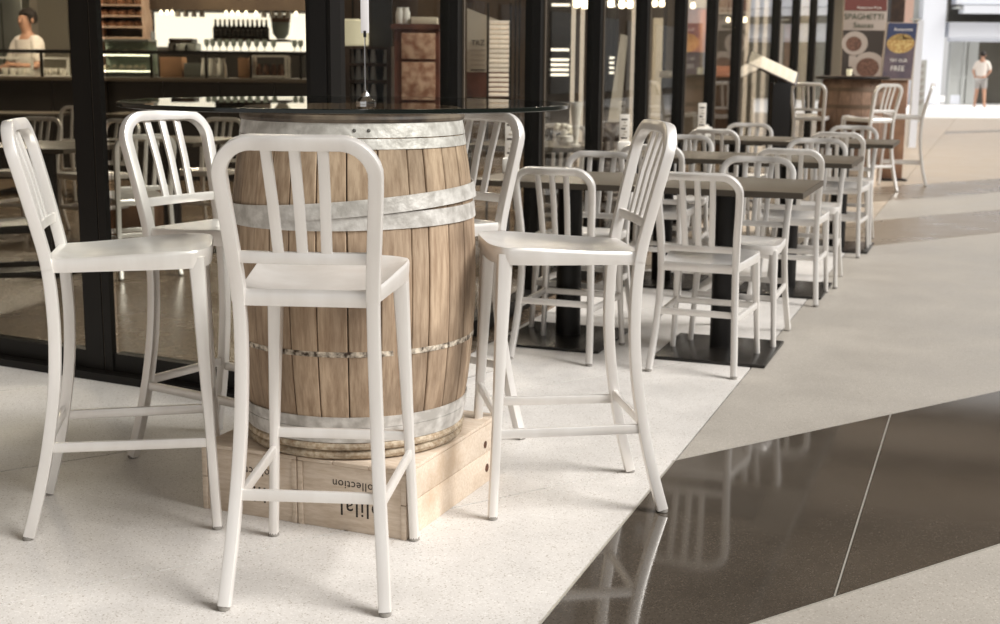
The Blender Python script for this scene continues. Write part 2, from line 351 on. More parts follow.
def make_seat(kind, S):
    root = empty(kind); A = 'aluminium'; T = S['tube']; X = lambda z: smooth_path(S['xw'], z, z + 1e-6, 1)[0][1]; YZ = lambda z: smooth_path(S['prof'], z, z + 1e-6, 1)[0][1]
    seat_mesh(S).build('seat', A, root, 50)
    zj = S['hs'] - S['skirt'] * 0.6 - S['tilt'] * .7
    for sx in (-1, 1):                                   # rear legs: curved, splayed
        pts = smooth_path(S['prof'], 0.008, zj, 14)
        lg = MB().sweep([(sx * X(z), y, z) for z, y in pts], (1, 0, 0), [T * 0.95] * 15, [T * 1.02] * 15, 0.0045).build('leg', A, root)
        MB().lathe([(.012, 0), (.014, .002), (.014, .010), (.010, .012)], 12, (sx * X(0), S['prof'][0][1], 0)).build('glide', 'glide', lg)
    for sx in (-1, 1):                                   # front legs: taper towards the foot
        top = S['hs'] - 0.024; n = 8; path = []; wa = []; wb = []
        for i in range(n + 1):
            t = i / n; z = top + (0.008 - top) * t
            path.append((sx * (S['tf'] + (S['wf'] - S['tf']) * t), S['ty'] + (S['df'] - S['ty']) * t + 0.012 * math.sin(PI * t) * 0, z)); w = T * (1.42 - 0.5 * min(1, t * 1.6)); wa.append(w * 0.95); wb.append(w)
        lg = MB().sweep(path, (1, 0, 0), wa, wb, 0.010).build('leg', A, root)
        MB().lathe([(.012, 0), (.014, .002), (.014, .010), (.010, .012)], 12, (sx * S['wf'], S['df'], 0)).build('glide', 'glide', lg)
    # back hoop: up one side, round the corners, along the bowed top, down the other
    H = S['H'] - T / 2; rc = S['rc']; path = []
    side = [z for z, y in smooth_path(S['prof'], zj, H - rc, 9)]
    for z in side: path.append(Vector((-X(z), YZ(z), z)))
    xe = X(H)
    for q in range(1, 8):
        a = PI / 2 * q / 8; z = H - rc + rc * math.sin(a); path.append(Vector((-xe + rc * (1 - math.cos(a)), YZ(z), z)))
    for q in range(7):
        x = (-xe + rc) + 2 * (xe - rc) * q / 6; path.append(Vector((x, YZ(H) - 0.012 * (1 - (x / (xe - rc)) ** 2), H)))
    left = [p for p in path if True][:len(side) + 7]
    for p in reversed(left): path.append(Vector((-p.x, p.y, p.z)))
    lean = Vector((0, 1, 0.22)).normalized()
    MB().sweep(path, lean, T * 1.0, T * 1.05, 0.0045).build('back_frame', A, root)
    zr = S['rail']; yr = YZ(zr)
    MB().sweep([(-X(zr) + .004, yr, zr), (-X(zr) * .5, yr - .006, zr), (0, yr - .008, zr), (X(zr) * .5, yr - .006, zr), (X(zr) - .004, yr, zr)], (0, 0, 1), .027, .014, .003).build('back_rail', A, root)
    for k in (-1, 0, 1):
        a = Vector((k * .053, yr - .007, zr + .008)); b = Vector((k * .061, YZ(H) - .009, H - T * .4))
        mid = (a + b) / 2 + Vector((0, .004, 0))
        MB().sweep([a, mid, b], (1, 0, 0), .024, .011, .003).build('slat', A, root)
    def leg_at(front, sx, z):
        if front:
            top = S['hs'] - 0.024; t = (top - z) / (top - 0.008); return Vector((sx * (S['tf'] + (S['wf'] - S['tf']) * t), S['ty'] + (S['df'] - S['ty']) * t, z))
        return Vector((sx * X(z), YZ(z), z))
    for sx in (-1, 1): MB().sweep([leg_at(0, sx, S['st_side']), leg_at(1, sx, S['st_side'])], (0, 0, 1), .026, .014, .003).build('stretcher', A, root)
    for fr in (0, 1): MB().sweep([leg_at(fr, -1, S['st_f' if fr else 'st_r']), leg_at(fr, 1, S['st_f' if fr else 'st_r'])], (0, 0, 1), .026, .014, .003).build('stretcher', A, root)
    # rail under the rear of the seat
    MB().sweep([(-X(zj) + .004, S['yr'] + .006, zj), (X(zj) - .004, S['yr'] + .006, zj)], (0, 0, 1), .026, .016, .003).build('seat_rail', A, root)
    return root
proto_stool = make_seat('bar_stool', STOOL); proto_chair = make_seat('dining_chair', CHAIR)
_used = set()
def place(proto, x, y, th, label, group):
    o = proto if proto.name not in _used else copy_tree(proto)
    _used.add(proto.name); o.location = (x, y, 0); o.rotation_euler = (0, 0, th)
    tag(o, label, 'stool' if proto is proto_stool else 'chair', group); return o
GS = 'aluminium bar stools around the barrel tables'; GC = 'aluminium chairs at the small square tables'
place(proto_stool, -.416, 3.010, -.068, 'bar stool nearest the camera, its slatted back hiding the middle of the barrel', GS)
place(proto_stool, -1.006, 3.437, -1.375, 'bar stool at the left edge of the photo, facing right towards the barrel', GS)
place(proto_stool, .1886, 3.613, 1.7226, 'bar stool right of the barrel in side view, facing left beside the dark floor strip', GS)
place(proto_stool, -.836, 3.955, -2.13, 'bar stool behind the left of the barrel by the window, turned to face the camera', GS)
place(proto_stool, -.222, 4.115, 2.43, 'bar stool half hidden behind the right side of the barrel', GS)

# ------------------------------------------------------------------ wine crates under the barrel
ZC = 0.187
CE2 = Vector((math.sin(math.radians(22.5)), math.cos(math.radians(22.5)), 0)); CE1 = Vector((-CE2.y, CE2.x, 0)); CZ = Vector((0, 0, 1))
def crate(corner, lab, txt, wd=0.322):
    """corner = near right foot; local x runs along the end face, local y along the long side"""
    ln = 0.62; r = empty('wine_crate', corner, math.atan2(CE1.y, CE1.x) - PI)   # local +x = -CE1
    X_, Y_ = Vector((1, 0, 0)), Vector((0, 1, 0))
    tag(r, lab, 'crate', 'wooden wine crates under the barrel')
    B = lambda n, lo, hi: MB().cbox((Vector(lo) + Vector(hi)) / 2, Vector(hi) - Vector(lo), 0.002).build(n, 'pine', r)
    t = 0.014
    B('end_panel', (-wd + .016, 0.003, 0), (-.016, 0.003 + t, ZC - .012)); B('end_panel', (-wd + .016, ln - t - .003, 0), (-.016, ln - .003, ZC - .012))
    for x in (-wd, -.015):
        B('side_board', (x, 0, 0), (x + .015, ln, ZC * .5 - .001)); B('side_board', (x, 0, ZC * .5 + .001), (x + .015, ln, ZC - .012))
    for i in range(3): B('lid_board', (-wd + i * wd / 3 + .001, 0, ZC - .011), (-wd + (i + 1) * wd / 3 - .001, ln, ZC - .0005))
    B('bottom_board', (-wd + .016, t + .004, 0.002), (-.016, ln - t - .004, .012))
    # stencilled words, upside down on the end panel
    for s, size, dx, dz in txt:
        text(s, size, 'ink', frame_mat((-wd / 2 + dx, 0.0025, dz), (-1, 0, 0), (0, 0, -1)), r, 'stencil', 0.0003, 1.08)
    for k in range(2):
        z = .045 + k * .075; kn = MB().lathe([(.013 - .003 * k, 0), (.011, .0012), (.004, .0016)], 14)
        m = Matrix.Translation((0, .53 - .015 * k, z)) @ Matrix.Rotation(PI / 2, 4, 'Y')
        kn.v = [m @ p for p in kn.v]; kn.build('knot', 'knot', r)
    return r
c0 = Vector((-.237, 3.225, 0))
crate(c0, 'pine wine crate on the right, knots on its bright long side', [('collection', .032, .012, .128), ('olilal', .062, .028, .066)])
crate(c0 + CE1 * .325, 'pine wine crate on the left, mostly behind the stool legs', [('collection', .032, .012, .128), ('olilal', .062, .028, .066)], .300)

# ------------------------------------------------------------------ oak barrel
BZ0, BZ1 = ZC, 1.097
def make_barrel(x, y, lab, detail=True, z0=ZC):
    BZ0, BZ1 = z0, z0 + .91
    root = empty('wine_barrel', (x, y, 0)); tag(root, lab, 'barrel')
    zm, hh = (BZ0 + BZ1) / 2, (BZ1 - BZ0) / 2; RE, RB = .287, .336
    R = lambda z: RB - (RB - RE) * abs((z - zm) / hh) ** 2.1
    n = 30 if detail else 22; nz = 12; rnd = random.Random(4)
    cuts = [0]
    for i in range(n): cuts.append(cuts[-1] + rnd.uniform(.72, 1.28))
    cuts = [2 * PI * c / cuts[-1] for c in cuts]
    for i in range(n):
        m = MB(); vs = []; g = .0016 / RB; off = rnd.uniform(-.0012, .0012)
        for k in range(nz + 1):
            z = BZ0 + (BZ1 - BZ0) * k / nz; r = R(z) + off
            for a, rr in ((cuts[i] + g, r - .022), (cuts[i] + g, r - .002), (cuts[i] + g * 2.5, r), ((cuts[i] + cuts[i + 1]) / 2, r + .0008), (cuts[i + 1] - g * 2.5, r), (cuts[i + 1] - g, r - .002), (cuts[i + 1] - g, r - .022)):
                vs.append((rr * math.cos(a), rr * math.sin(a), z))
        fs = [(k * 7 + j, k * 7 + (j + 1) % 7, (k + 1) * 7 + (j + 1) % 7, (k + 1) * 7 + j) for k in range(nz) for j in range(7)] + [tuple(range(6, -1, -1)), tuple(nz * 7 + j for j in range(7))]
        m.add(vs, fs).build('stave', 'oak' if detail else 'oak_dark', root, 30)
    for z in (BZ0 + .035, BZ1 - .035): MB().lathe([(R(z) - .0225, z - .009), (R(z) - .0225, z + .009)], 40).build('barrel_head', 'oak', root)
    def hoop(z, h, out, mt, tx=0.0, ty=0.0, name='hoop'):
        rot = Matrix.Rotation(tx, 3, 'X') @ Matrix.Rotation(ty, 3, 'Y'); k = 4
        prof = [(R(z - h / 2 + h * i / k) + out + .0022, -h / 2 + h * i / k) for i in range(k + 1)] + [(R(z + h / 2 - h * i / k) + out - .001, h / 2 - h * i / k) for i in range(k + 1)]
        return MB().lathe(prof, 64, (0, 0, z), rot, True).build(name, mt, root)
    def bead(z, rr, h, mt, name):
        prof = [(R(z) + rr * math.cos(a), z + h * math.sin(a)) for a in [2 * PI * q / 10 for q in range(10)]]
        return MB().lathe(prof, 64, (0, 0, 0), None, True).build(name, mt, root)
    if detail:
        h1 = hoop(1.046, .036, .002, 'galvanised'); hoop(1.012, .026, .0005, 'galvanised')
        h2 = hoop(.850, .040, .006, 'galvanised', 0.0, -.085); hoop(.818, .042, .002, 'galvanised', 0.0, -.02)
        h3 = hoop(.292, .030, .002, 'galvanised'); h4 = hoop(.256, .040, .0028, 'galvanised')
        bead(1.073, .012, .0115, 'willow_dark', 'willow_hoop'); bead(1.090, .007, .0065, 'willow', 'willow_hoop')
        bead(.225, .011, .011, 'willow', 'willow_hoop'); bead(.201, .012, .012, 'willow', 'willow_hoop')
        hoop(.478, .014, -.0008, 'barrel_mark', name='hoop_mark')
        for a, hz, hp in ((-1.45, 1.046, h1), (-1.33, 1.046, h1), (-1.0, .256, h4)):
            m = MB().lathe([(.005, 0), (.004, .002), (.001, .003)], 10); p = Vector((math.cos(a), math.sin(a), 0))
            mm = Matrix.Translation(p * (R(hz) + .003 + .0015) + Vector((0, 0, hz))) @ p.to_track_quat('Z', 'Y').to_matrix().to_4x4(); m.v = [mm @ q for q in m.v]
            m.build('rivet', 'rivet', hp)
    else:
        for z in (z0 + .1, z0 + .27, z0 + .64, z0 + .81): hoop(z, .04, .002, 'rust_hoop')
    return root
make_barrel(-.405, 3.61, 'weathered oak wine barrel with silver hoops, standing on crates as a bar table')

# ------------------------------------------------------------------ round glass top with a small table sign on it
gt = empty('glass_table_top', (-.42, 3.61, 1.0972)); tag(gt, 'round clear glass table top resting on the near barrel', 'table top')
MB().add([(.6 * math.cos(2 * PI * k / 96), .6 * math.sin(2 * PI * k / 96), .0115) for k in range(96)], [tuple(range(96))]).build('glass_surface', 'top_glass', gt, 0)
MB().lathe([(.601, .0), (.605, .002), (.605, .010), (.601, .0118), (.598, .0118), (.598, .0)], 96, closed=True).build('polished_edge', 'glass_edge', gt)
sg = empty('table_sign', (-.352, 3.43, 1.1092)); tag(sg, 'slim white table sign on a chrome rod standing on the glass', 'sign')
MB().lathe([(.026, 0), (.026, .006), (.019, .012), (.012, .018), (.011, .024), (.007, .03), (.004, .034)], 24).build('base', 'chrome', sg)
MB().tube([(0, 0, .03), (0, 0, .19)], .0016, 8).build('rod', 'chrome', sg)
MB().tube([(0, 0, .168), (0, 0, .184)], .004, 10).build('clip', 'black_metal', sg)
MB().cbox((0, 0, .178 + .16), (.021, .004, .32), .0012).build('card', 'white_plastic', sg)
for k in range(4): MB().box((0, -.0022, .285 + .011 * k), (.006 - .001 * (k % 2), .0004, .005)).build('print', 'print_blue', sg, 0)

# ------------------------------------------------------------------ small square tables along the window, chairs on both sides
RZ = -DD
def cafe_table(u, v, lab):
    p = W(u, v); r = empty('cafe_table', p, RZ); tag(r, lab, 'table', 'square pedestal tables along the window')
    MB().cbox((0, 0, .712), (.70, .65, .026), .003).build('tabletop', 'table_top', r)
    e = MB()
    for sx, sy, a, b in ((0, -1, .70, .006), (0, 1, .70, .006)): e.box((0, sy * .328, .712), (a, b, .024))
    for sx in (-1, 1): e.box((sx * .353, 0, .712), (.006, .662, .024))
    e.build('edge_band', 'table_edge', r)
    MB().box((0, 0, .691), (.40, .36, .014)).build('mounting_plate', 'black_metal', r)
    MB().lathe([(.056, .014), (.056, .684)], 28).build('pedestal', 'black_metal', r)
    MB().cbox((0, -.05, .0075), (.47, .53, .013), .003).build('base_plate', 'black_plate', r)
    return r
rows = [(5.60, -1.035, -1.742), (7.34, -1.02, -1.727), (9.25, -.95, -1.66)]
seats = [((5.298, -1.055), (5.892, -1.005), (5.298, -1.650), (5.892, -1.757)),
         ((7.045, -.965), (7.645, -.945), (7.045, -1.685), (7.645, -1.727)),
         ((8.960, -.925), (9.550, -.925), (8.960, -1.730), (9.550, -1.670))]
names = ['nearest', 'middle', 'farthest']
for i, (u, vo, vi) in enumerate(rows):
    cafe_table(u, vo, f'{names[i]} of the three outer pedestal tables, on the edge of the white terrazzo')
    cafe_table(u, vi, f'{names[i]} of the three pedestal tables right beside the black window frames')
    for k, (cu_, cv_) in enumerate(seats[i]):
        a = W(cu_, cv_); side = 'outer' if k < 2 else 'window-side'
        if k % 2 == 0: place(proto_chair, a.x, a.y, -DD + (.03 if i == 1 else -.01), f'chair with its back to the camera at the {names[i]} {side} table', GC)
        else: place(proto_chair, a.x, a.y, PI - DD + (.02 if i else -.02), f'chair on the far side of the {names[i]} {side} table, facing the camera', GC)

# ------------------------------------------------------------------ shop front: long glazed side along the terrace
VF = -2.12; ZT = 3.15
win = empty('window_1', W(6, VF), 0); win.location = (0, 0, 0); struct(win, 'long black framed glass front beside the terrace tables')
MU = [5.26, 6.34, 7.40, 8.48, 9.57, 10.69, 11.79, 13.96, 15.36, 16.85, 18.65]
AX = (U, V, Vector((0, 0, 1)))
prev = 4.14
for i, ur in enumerate(MU):
    m = MB().box(W(ur - .033, VF - .042, ZT / 2), (.062, .080, ZT), AX).build('mullion', 'black_frame', win, 0)
    MB().box(W(ur - .006, VF + .002, ZT / 2), (.012, .008, ZT), AX).build('edge_trim', 'frame_edge', m, 0)
    a, b = prev + .004, ur - .066
    MB().box(W((a + b) / 2, VF - .045, (ZT + .1) / 2), (b - a, .008, ZT - .1), AX).build('pane', 'window_glass', win, 0)
    prev = ur
MB().box(W((4.12 + 18.65) / 2, VF - .042, .04), (18.65 - 4.12, .09, .08), AX).build('bottom_rail', 'black_frame', win, 0)
MB().box(W((4.12 + 19) / 2, VF - .042, ZT + .06), (19 - 4.1, .10, .12), AX).build('top_rail', 'black_frame', win, 0)
# short glazed side facing the camera
LA = Vector((-2.039, 5.229, 0)); la = math.radians(117.07); LT = Vector((math.sin(la), math.cos(la), 0)); LN = Vector((-LT.y, LT.x, 0))
AXL = (LT, LN, Vector((0, 0, 1)))
def LP(s, d, z): return LA + LT * s + LN * d + Vector((0, 0, z))
dr = empty('door_1'); struct(dr, 'black framed glass doors on the left facing the camera')
for s0, s1 in ((.473, .566), (.572, .610)): MB().box(LP((s0 + s1) / 2, .0125, ZT / 2), (s1 - s0, .025, ZT), AXL).build('stile', 'black_frame', dr, 0)
MB().box(LP(.569, .012, ZT / 2), (.006, .016, ZT), AXL).build('seal', 'frame_edge', dr, 0)
MB().box(LP(-1.35, .035, ZT / 2), (.08, .07, ZT), AXL).build('stile', 'black_frame', dr, 0)
for s0, s1 in ((-1.31, .473), (.610, 1.543)):
    MB().box(LP((s0 + s1) / 2, .04, (ZT + .1) / 2), (s1 - s0, .008, ZT - .1), AXL).build('pane', 'door_glass', dr, 0)
    MB().box(LP((s0 + s1) / 2, .035, .065), (s1 - s0, .055, .07), AXL).build('bottom_rail', 'black_frame', dr, 0)
MB().box(LP(.1, .03, .0155), (3.1, .16, .030), AXL).build('threshold', 'black_frame', dr, 0)
MB().box(LP(.1, .035, ZT + .06), (3.1, .09, .12), AXL).build('top_rail', 'black_frame', dr, 0)
# corner post
cp = MB().box(LP(1.594, .03, ZT / 2), (.10, .06, ZT), AXL).build('corner_post', 'black_frame', None, 0); struct(cp, 'black corner post where the two glass fronts meet')
tr = MB().box(W(4.07, VF - .02, ZT / 2), (.14, .06, ZT), AX).build('post_cover', 'black_frame', cp, 0)
cn = MB().prism([W(24, VF - .1)[:2], W(24, VF + .5)[:2], W(3.45, VF + .5)[:2], LP(-9, -.5, 0)[:2], LP(-9, .1, 0)[:2], LP(1.65, .1, 0)[:2]], 3.30, 3.45).build('canopy', 'black_frame', None, 0); struct(cn, 'unseen dark canopy, added over the glass fronts to keep sun out')  # added above the view to block sun from the interior
# unseen shops added across the passage to darken reflections in the glass
mat('shop_wall', (120, 106, 92), 0.8, noise=0.5, alt=(92, 80, 68)); mat('shop_pane', (60, 54, 48), 0.2)
op = empty('wall_opposite_added'); struct(op, 'unseen row of shop fronts, added across the passage for darker reflections')
MB().box(W(24, 9.3, 2.3), (72, .6, 4.6), AX).build('wall', 'shop_wall', op, 0)
for k in range(14): MB().box(W(-4 + 4.6 * k, 8.97, 1.6), (3.4, .08, 2.6), AX).build('shop_window', 'shop_pane', op, 0)
mat('wood_dark_roof', (92, 78, 64), 0.7)
mat('roof_under', (176, 164, 148), 0.8, noise=0.3, alt=(150, 138, 122))
rf = MB().prism([W(-14, 1.0)[:2], W(34, 1.0)[:2], W(34, -12)[:2], W(-14, -12)[:2]], 7.0, 7.3).build('roof_added', 'roof_under', None, 0); struct(rf, 'unseen high roof, added over the terrace to shape light and reflections')  # unseen roof, sized to block sky light and darken the strip's reflection
for k in range(11): MB().box(W(-12 + 4.4 * k, -5.4, 6.8), (.3, 12.6, .4), AX).build('beam', 'wood_dark_roof', rf, 0)
ws = MB().box(LP(-1.5, -3.5, 2.0), (.2, 7.2, 4.0), AXL).build('wall_side_added', 'shop_wall', None, 0); struct(ws, 'unseen brown side wall, added left of the doors to cut fill light')  # out of view, added to darken the left side

# ------------------------------------------------------------------ inside of the restaurant
mat('ceiling_dark', (74, 64, 54), 0.8); mat('wall_brown', (96, 80, 64), 0.8, noise=2, alt=(74, 60, 48)); mat('wall_pale', (168, 160, 144), 0.8)
mat('counter_black', (40, 37, 34), 0.3, noise=3, alt=(32, 30, 28)); mat('counter_top', (92, 82, 70), 0.3)
mat('lit_panel', (255, 246, 228), 0.5, emit=1.8); mat('lit_strip', (255, 244, 220), 0.5, emit=5); mat('bulb', (255, 238, 205), 0.5, emit=6)
mat('bottle_dark', (44, 40, 30), 0.12, 0, spec=0.7); mat('bottle_cap', (225, 215, 195), 0.5); mat('porcelain', (238, 234, 226), 0.3); mat('cardboard', (168, 126, 92), 0.8)
mat('loaf', (188, 142, 108), 0.8, noise=20, alt=(140, 96, 66), rand=0.25); mat('steel', (170, 172, 164), 0.35, 0.6, noise=2, alt=(140, 142, 134)); mat('redwood', (112, 66, 50), 0.6, noise=9, alt=(86, 48, 36))
mat('mottled', (214, 178, 150), 0.8, noise=16, alt=(150, 104, 80)); mat('cream', (216, 204, 182), 0.7); mat('salmon', (206, 140, 108), 0.8); mat('pale_glass', (178, 190, 178), 0.15)
mat('glow_white', (236, 222, 204), 0.7, emit=0.35, rand=0.2); mat('board_grey', (192, 182, 166), 0.7); mat('lampshade', (214, 206, 176), 0.6, emit=0.5); mat('paper', (236, 230, 220), 0.7)  # trays and columns get a faint glow in place of light
mat('flower', (242, 236, 222), 0.8); mat('skin', (196, 150, 124), 0.55); mat('hair', (40, 32, 27), 0.7); mat('shirt_white', (236, 226, 216), 0.8); mat('cloth_dark', (58, 54, 52), 0.8); mat('shorts_grey', (168, 164, 160), 0.8)
mat('print_red', (112, 58, 50), 0.6); mat('print_dark', (58, 48, 40), 0.7); mat('print_green', (74, 82, 62), 0.7); mat('print_navy', (52, 60, 92), 0.6); mat('food_brown', (124, 88, 70), 0.7, noise=40, alt=(84, 56, 42)); mat('food_yellow', (206, 180, 116), 0.7, noise=40, alt=(168, 126, 70)); mat('poster_grey', (172, 158, 146), 0.6); mat('poster_mauve', (104, 88, 94), 0.6, noise=6, alt=(84, 74, 84))
mat('shelf_pale', (200, 172, 150), 0.7, noise=6, alt=(180, 150, 128)); mat('far_white', (226, 229, 236), 0.6); mat('far_grey', (188, 190, 186), 0.5); mat('far_glass', (96, 92, 84), 0.2, noise=0.4, alt=(120, 116, 106)); mat('pink_wall', (222, 188, 172), 0.8); mat('wood_dark', (64, 46, 34), 0.5, noise=8, alt=(48, 34, 26)); mat('wood_mid', (146, 110, 84), 0.55, noise=6, alt=(118, 86, 64))
IN = [LP(1.72, .14, 0)[:2], W(24, VF - .09)[:2], W(24, -6.5)[:2], (-.46, 17.5), (-13, 17.5), LP(-9, .14, 0)[:2]]
fi = MB().prism(IN, 0.0005, .012).build('floor_inside', 'terrazzo_inside', None, 0); struct(fi, 'brown terrazzo floor inside the restaurant')
ci = MB().prism(IN, 3.30, 3.40).build('ceiling', 'ceiling_dark', None, 0); struct(ci, 'dark ceiling of the restaurant')
def wall(name, p, q, m, lab, z1=3.3, th=.1):
    p, q = Vector((*p, 0)), Vector((*q, 0)); t = (q - p).normalized(); n = Vector((-t.y, t.x, 0))
    o = MB().box((p + q) / 2 + Vector((0, 0, z1 / 2)) + n * th / 2, ((q - p).length, th, z1), (t, n, Vector((0, 0, 1)))).build(name, m, None, 0); struct(o, lab); return o
wall('wall_back', (-.46, 17.5), (-13, 17.5), 'wall_brown', 'brown back wall of the bar'); wall('wall_right', W(24, -6.5)[:2], (-.46, 17.5), 'wall_brown', 'brown inner wall of the restaurant')
wall('wall_end', W(24, VF - .09)[:2], W(24, -6.5)[:2], 'wall_pale', 'pale end wall of the restaurant'); wall('wall_left', (-13, 17.5), LP(-9, .14, 0)[:2], 'wall_brown', 'brown left wall of the restaurant')
wall('wall_front', LP(-9, .1, 0)[:2], LP(-1.4, .1, 0)[:2], 'wall_brown', 'front wall left of the glass doors')
# unseen ceiling lamps, added to brighten the bar and the tables
def fill_lamp(x, y, e, lab):
    r = empty('fill_lamp', (x, y, 3.30)); tag(r, lab, 'lamp', 'added round ceiling lamps inside')
    MB().lathe([(.20, -.05), (.21, -.04), (.21, 0)], 24).build('housing', 'black_metal', r); MB().lathe([(.18, -.056), (.18, -.050)], 24).build('diffuser', 'lit_strip', r)
    ld = bpy.data.lights.new('fill_lamp_light', 'AREA'); ld.shape = 'DISK'; ld.size = .36; ld.energy = e; ld.color = (1, .86, .68)
    lo = bpy.data.objects.new('fill_lamp_light', ld); COL.objects.link(lo); lo.parent = r; lo.location = (0, 0, -.07)
LAMPW = {(-5.0, 13.0): 'cook', (-2.6, 14.6): 'coffee machine', (-3.2, 9.5): 'tables before the bar', (-1.6, 7.6): 'table just inside the doors', (-.5, 10.2): 'red cabinet', (.70, 12.3): 'lit fridges', (2.6, 15.2): 'salmon panel', (4.4, 20): 'far end panels'}
for x, y, e in ((-5.0, 13.0, 120), (-2.6, 14.6, 100), (-3.2, 9.5, 14), (-1.6, 7.6, 8), (-.5, 10.2, 45), (.70, 12.3, 45), (2.6, 15.2, 60), (4.4, 20, 60)):
    fill_lamp(x, y, e, 'added round ceiling lamp, out of view inside the restaurant, above the ' + LAMPW[(x, y)])

def B(name, lo, hi, m, parent=None, b=0.0):
    lo, hi = Vector(lo), Vector(hi); M_ = MB()
    (M_.cbox((lo + hi) / 2, hi - lo, b) if b else M_.bbox(lo, hi)); return M_.build(name, m, parent, 35 if b else 0)
def PXB(name, px0, px1, py0, py1, y, depth, m, parent=None, b=0.0):
    """box whose camera side covers a stretch of the view at distance y"""
    a, c = at(px0, (py0 + py1) / 2, y), at(px1, (py0 + py1) / 2, y); t, u_ = at((px0 + px1) / 2, py0, y), at((px0 + px1) / 2, py1, y)
    return B(name, (a.x, y, u_.z), (c.x, y + depth, t.z), m, parent, b)
def shelf_unit(name, px0, px1, pys, y, depth, m, lab, cat='shelf', back=None):
    """standing shelves; pys = photo heights of the boards"""
    r = empty(name, (0, 0, 0)); tag(r, lab, cat)
    x0, x1 = at(px0, 60, y).x, at(px1, 60, y).x; zt = at((px0 + px1) / 2, pys[0], y).z; r.location = ((x0 + x1) / 2, y + depth / 2, .012); off = r.location
    L = lambda p: Vector(p) - off
    for x in (x0, x1 - .03): B('side_panel', L((x, y, .012)), L((x + .03, y + depth, zt)), m, r)
    for py in pys:
        z = at((px0 + px1) / 2, py, y).z; B('shelf_board', L((x0 + .03, y, z - .02)), L((x1 - .03, y + depth, z)), m, r)
    if back: B('back_panel', L((x0 + .03, y + depth - .02, .012)), L((x1 - .03, y + depth, zt - .02)), back, r)
    return r
ORD = ['first', 'second', 'third', 'fourth', 'fifth', 'sixth', 'seventh', 'eighth', 'ninth', 'tenth', 'eleventh', 'twelfth']
def lathe_thing(name, prof, m, locs, lab, cat, group, n=14, cap=None):
    proto = None
    for i, p in enumerate(locs):
        if proto is None:
            proto = MB().lathe(prof, n).build(name, m)
            if cap: MB().lathe(cap[0], n).build(cap[1], cap[2], proto)
            o = proto
        else: o = copy_tree(proto)
        o.location = p; tag(o, lab(i) if callable(lab) else lab, cat, group)

# bar counter
CY = 13.5; zc = at(200, 78, CY).z
ct = empty('bar_counter', (-3.2, CY + .35, .012)); tag(ct, 'long black bar counter inside, behind the glass doors', 'counter')
xa, xb = at(-60, 78, CY).x, at(330, 78, CY).x
def CL(p): return Vector(p) - ct.location
n = 7
for i in range(n):
    w = (xb - xa) / n; B('front_panel', CL((xa + i * w + .006, CY, .10)), CL((xa + (i + 1) * w - .006, CY + .03, zc - .04)), 'counter_black', ct)
B('body', CL((xa, CY + .03, .012)), CL((xb, CY + .65, zc - .04)), 'counter_black', ct); B('plinth', CL((xa, CY + .02, .012)), CL((xb, CY + .03, .10)), 'black_metal', ct)
B('worktop', CL((xa - .03, CY - .04, zc - .04)), CL((xb + .03, CY + .70, zc)), 'counter_top', ct, .006)
# glass guard on the counter with black rail
z2 = at(200, 53, CY).z
gd = empty('counter_guard', (-3.0, CY + .1, zc)); tag(gd, 'glass guard with black top rail along the bar counter', 'screen')
for px in (-40, 40, 97, 150, 205, 250, 300): x = at(px, 60, CY).x; B('post', Vector((x - .012, CY + .03, zc)) - gd.location, Vector((x + .012, CY + .055, z2)) - gd.location, 'black_metal', gd)
B('top_rail', Vector((xa, CY + .0, z2 - .015)) - gd.location, Vector((xb, CY + .22, z2 + .02)) - gd.location, 'black_metal', gd)
B('glass_sheet', Vector((xa, CY + .02, zc + .01)) - gd.location, Vector((xb, CY + .026, z2 - .015)) - gd.location, 'window_glass', gd)
# display case: lit shelf and pastries
dc = empty('display_case', (at(122, 70, CY + .4).x, CY + .45, zc)); tag(dc, 'lit glass pastry case on the counter right of the door stile', 'display case')
def DL(p): return Vector(p) - dc.location
x0, x1 = at(98, 70, CY + .3).x, at(150, 70, CY + .3).x; zt = at(120, 39, CY + .3).z
B('base', DL((x0, CY + .28, zc)), DL((x1, CY + .62, zc + .03)), 'steel', dc); B('top', DL((x0, CY + .28, zt - .02)), DL((x1, CY + .62, zt)), 'steel', dc); B('back', DL((x0, CY + .60, zc + .03)), DL((x1, CY + .62, zt - .02)), 'pale_glass', dc)
for k, py in enumerate((70, 54)):
    z = at(120, py, CY + .3).z; B('glass_shelf', DL((x0, CY + .29, z - .006)), DL((x1, CY + .60, z)), 'pale_glass', dc); B('light_strip', DL((x0, CY + .285, z - .018)), DL((x1, CY + .30, z - .006)), 'lit_strip', dc)
B('front_glass', DL((x0, CY + .275, zc + .03)), DL((x1, CY + .281, zt - .02)), 'window_glass', dc)
pp = [(x0 + .06 + .075 * i, CY + .42, at(120, 70, CY + .3).z) for i in range(6)] + [(x0 + .08 + .09 * i, CY + .42, at(120, 54, CY + .3).z) for i in range(5)]
lathe_thing('pastry', [(.02, 0), (.034, .01), (.036, .03), (.022, .05), (.004, .056)], 'cream', pp, lambda i: f'{ORD[i] if i < 6 else ORD[i - 6]} pale pastry from the left on the {"lower" if i < 6 else "upper"} shelf of the lit case', 'pastry', 'pastries in the case', 10)
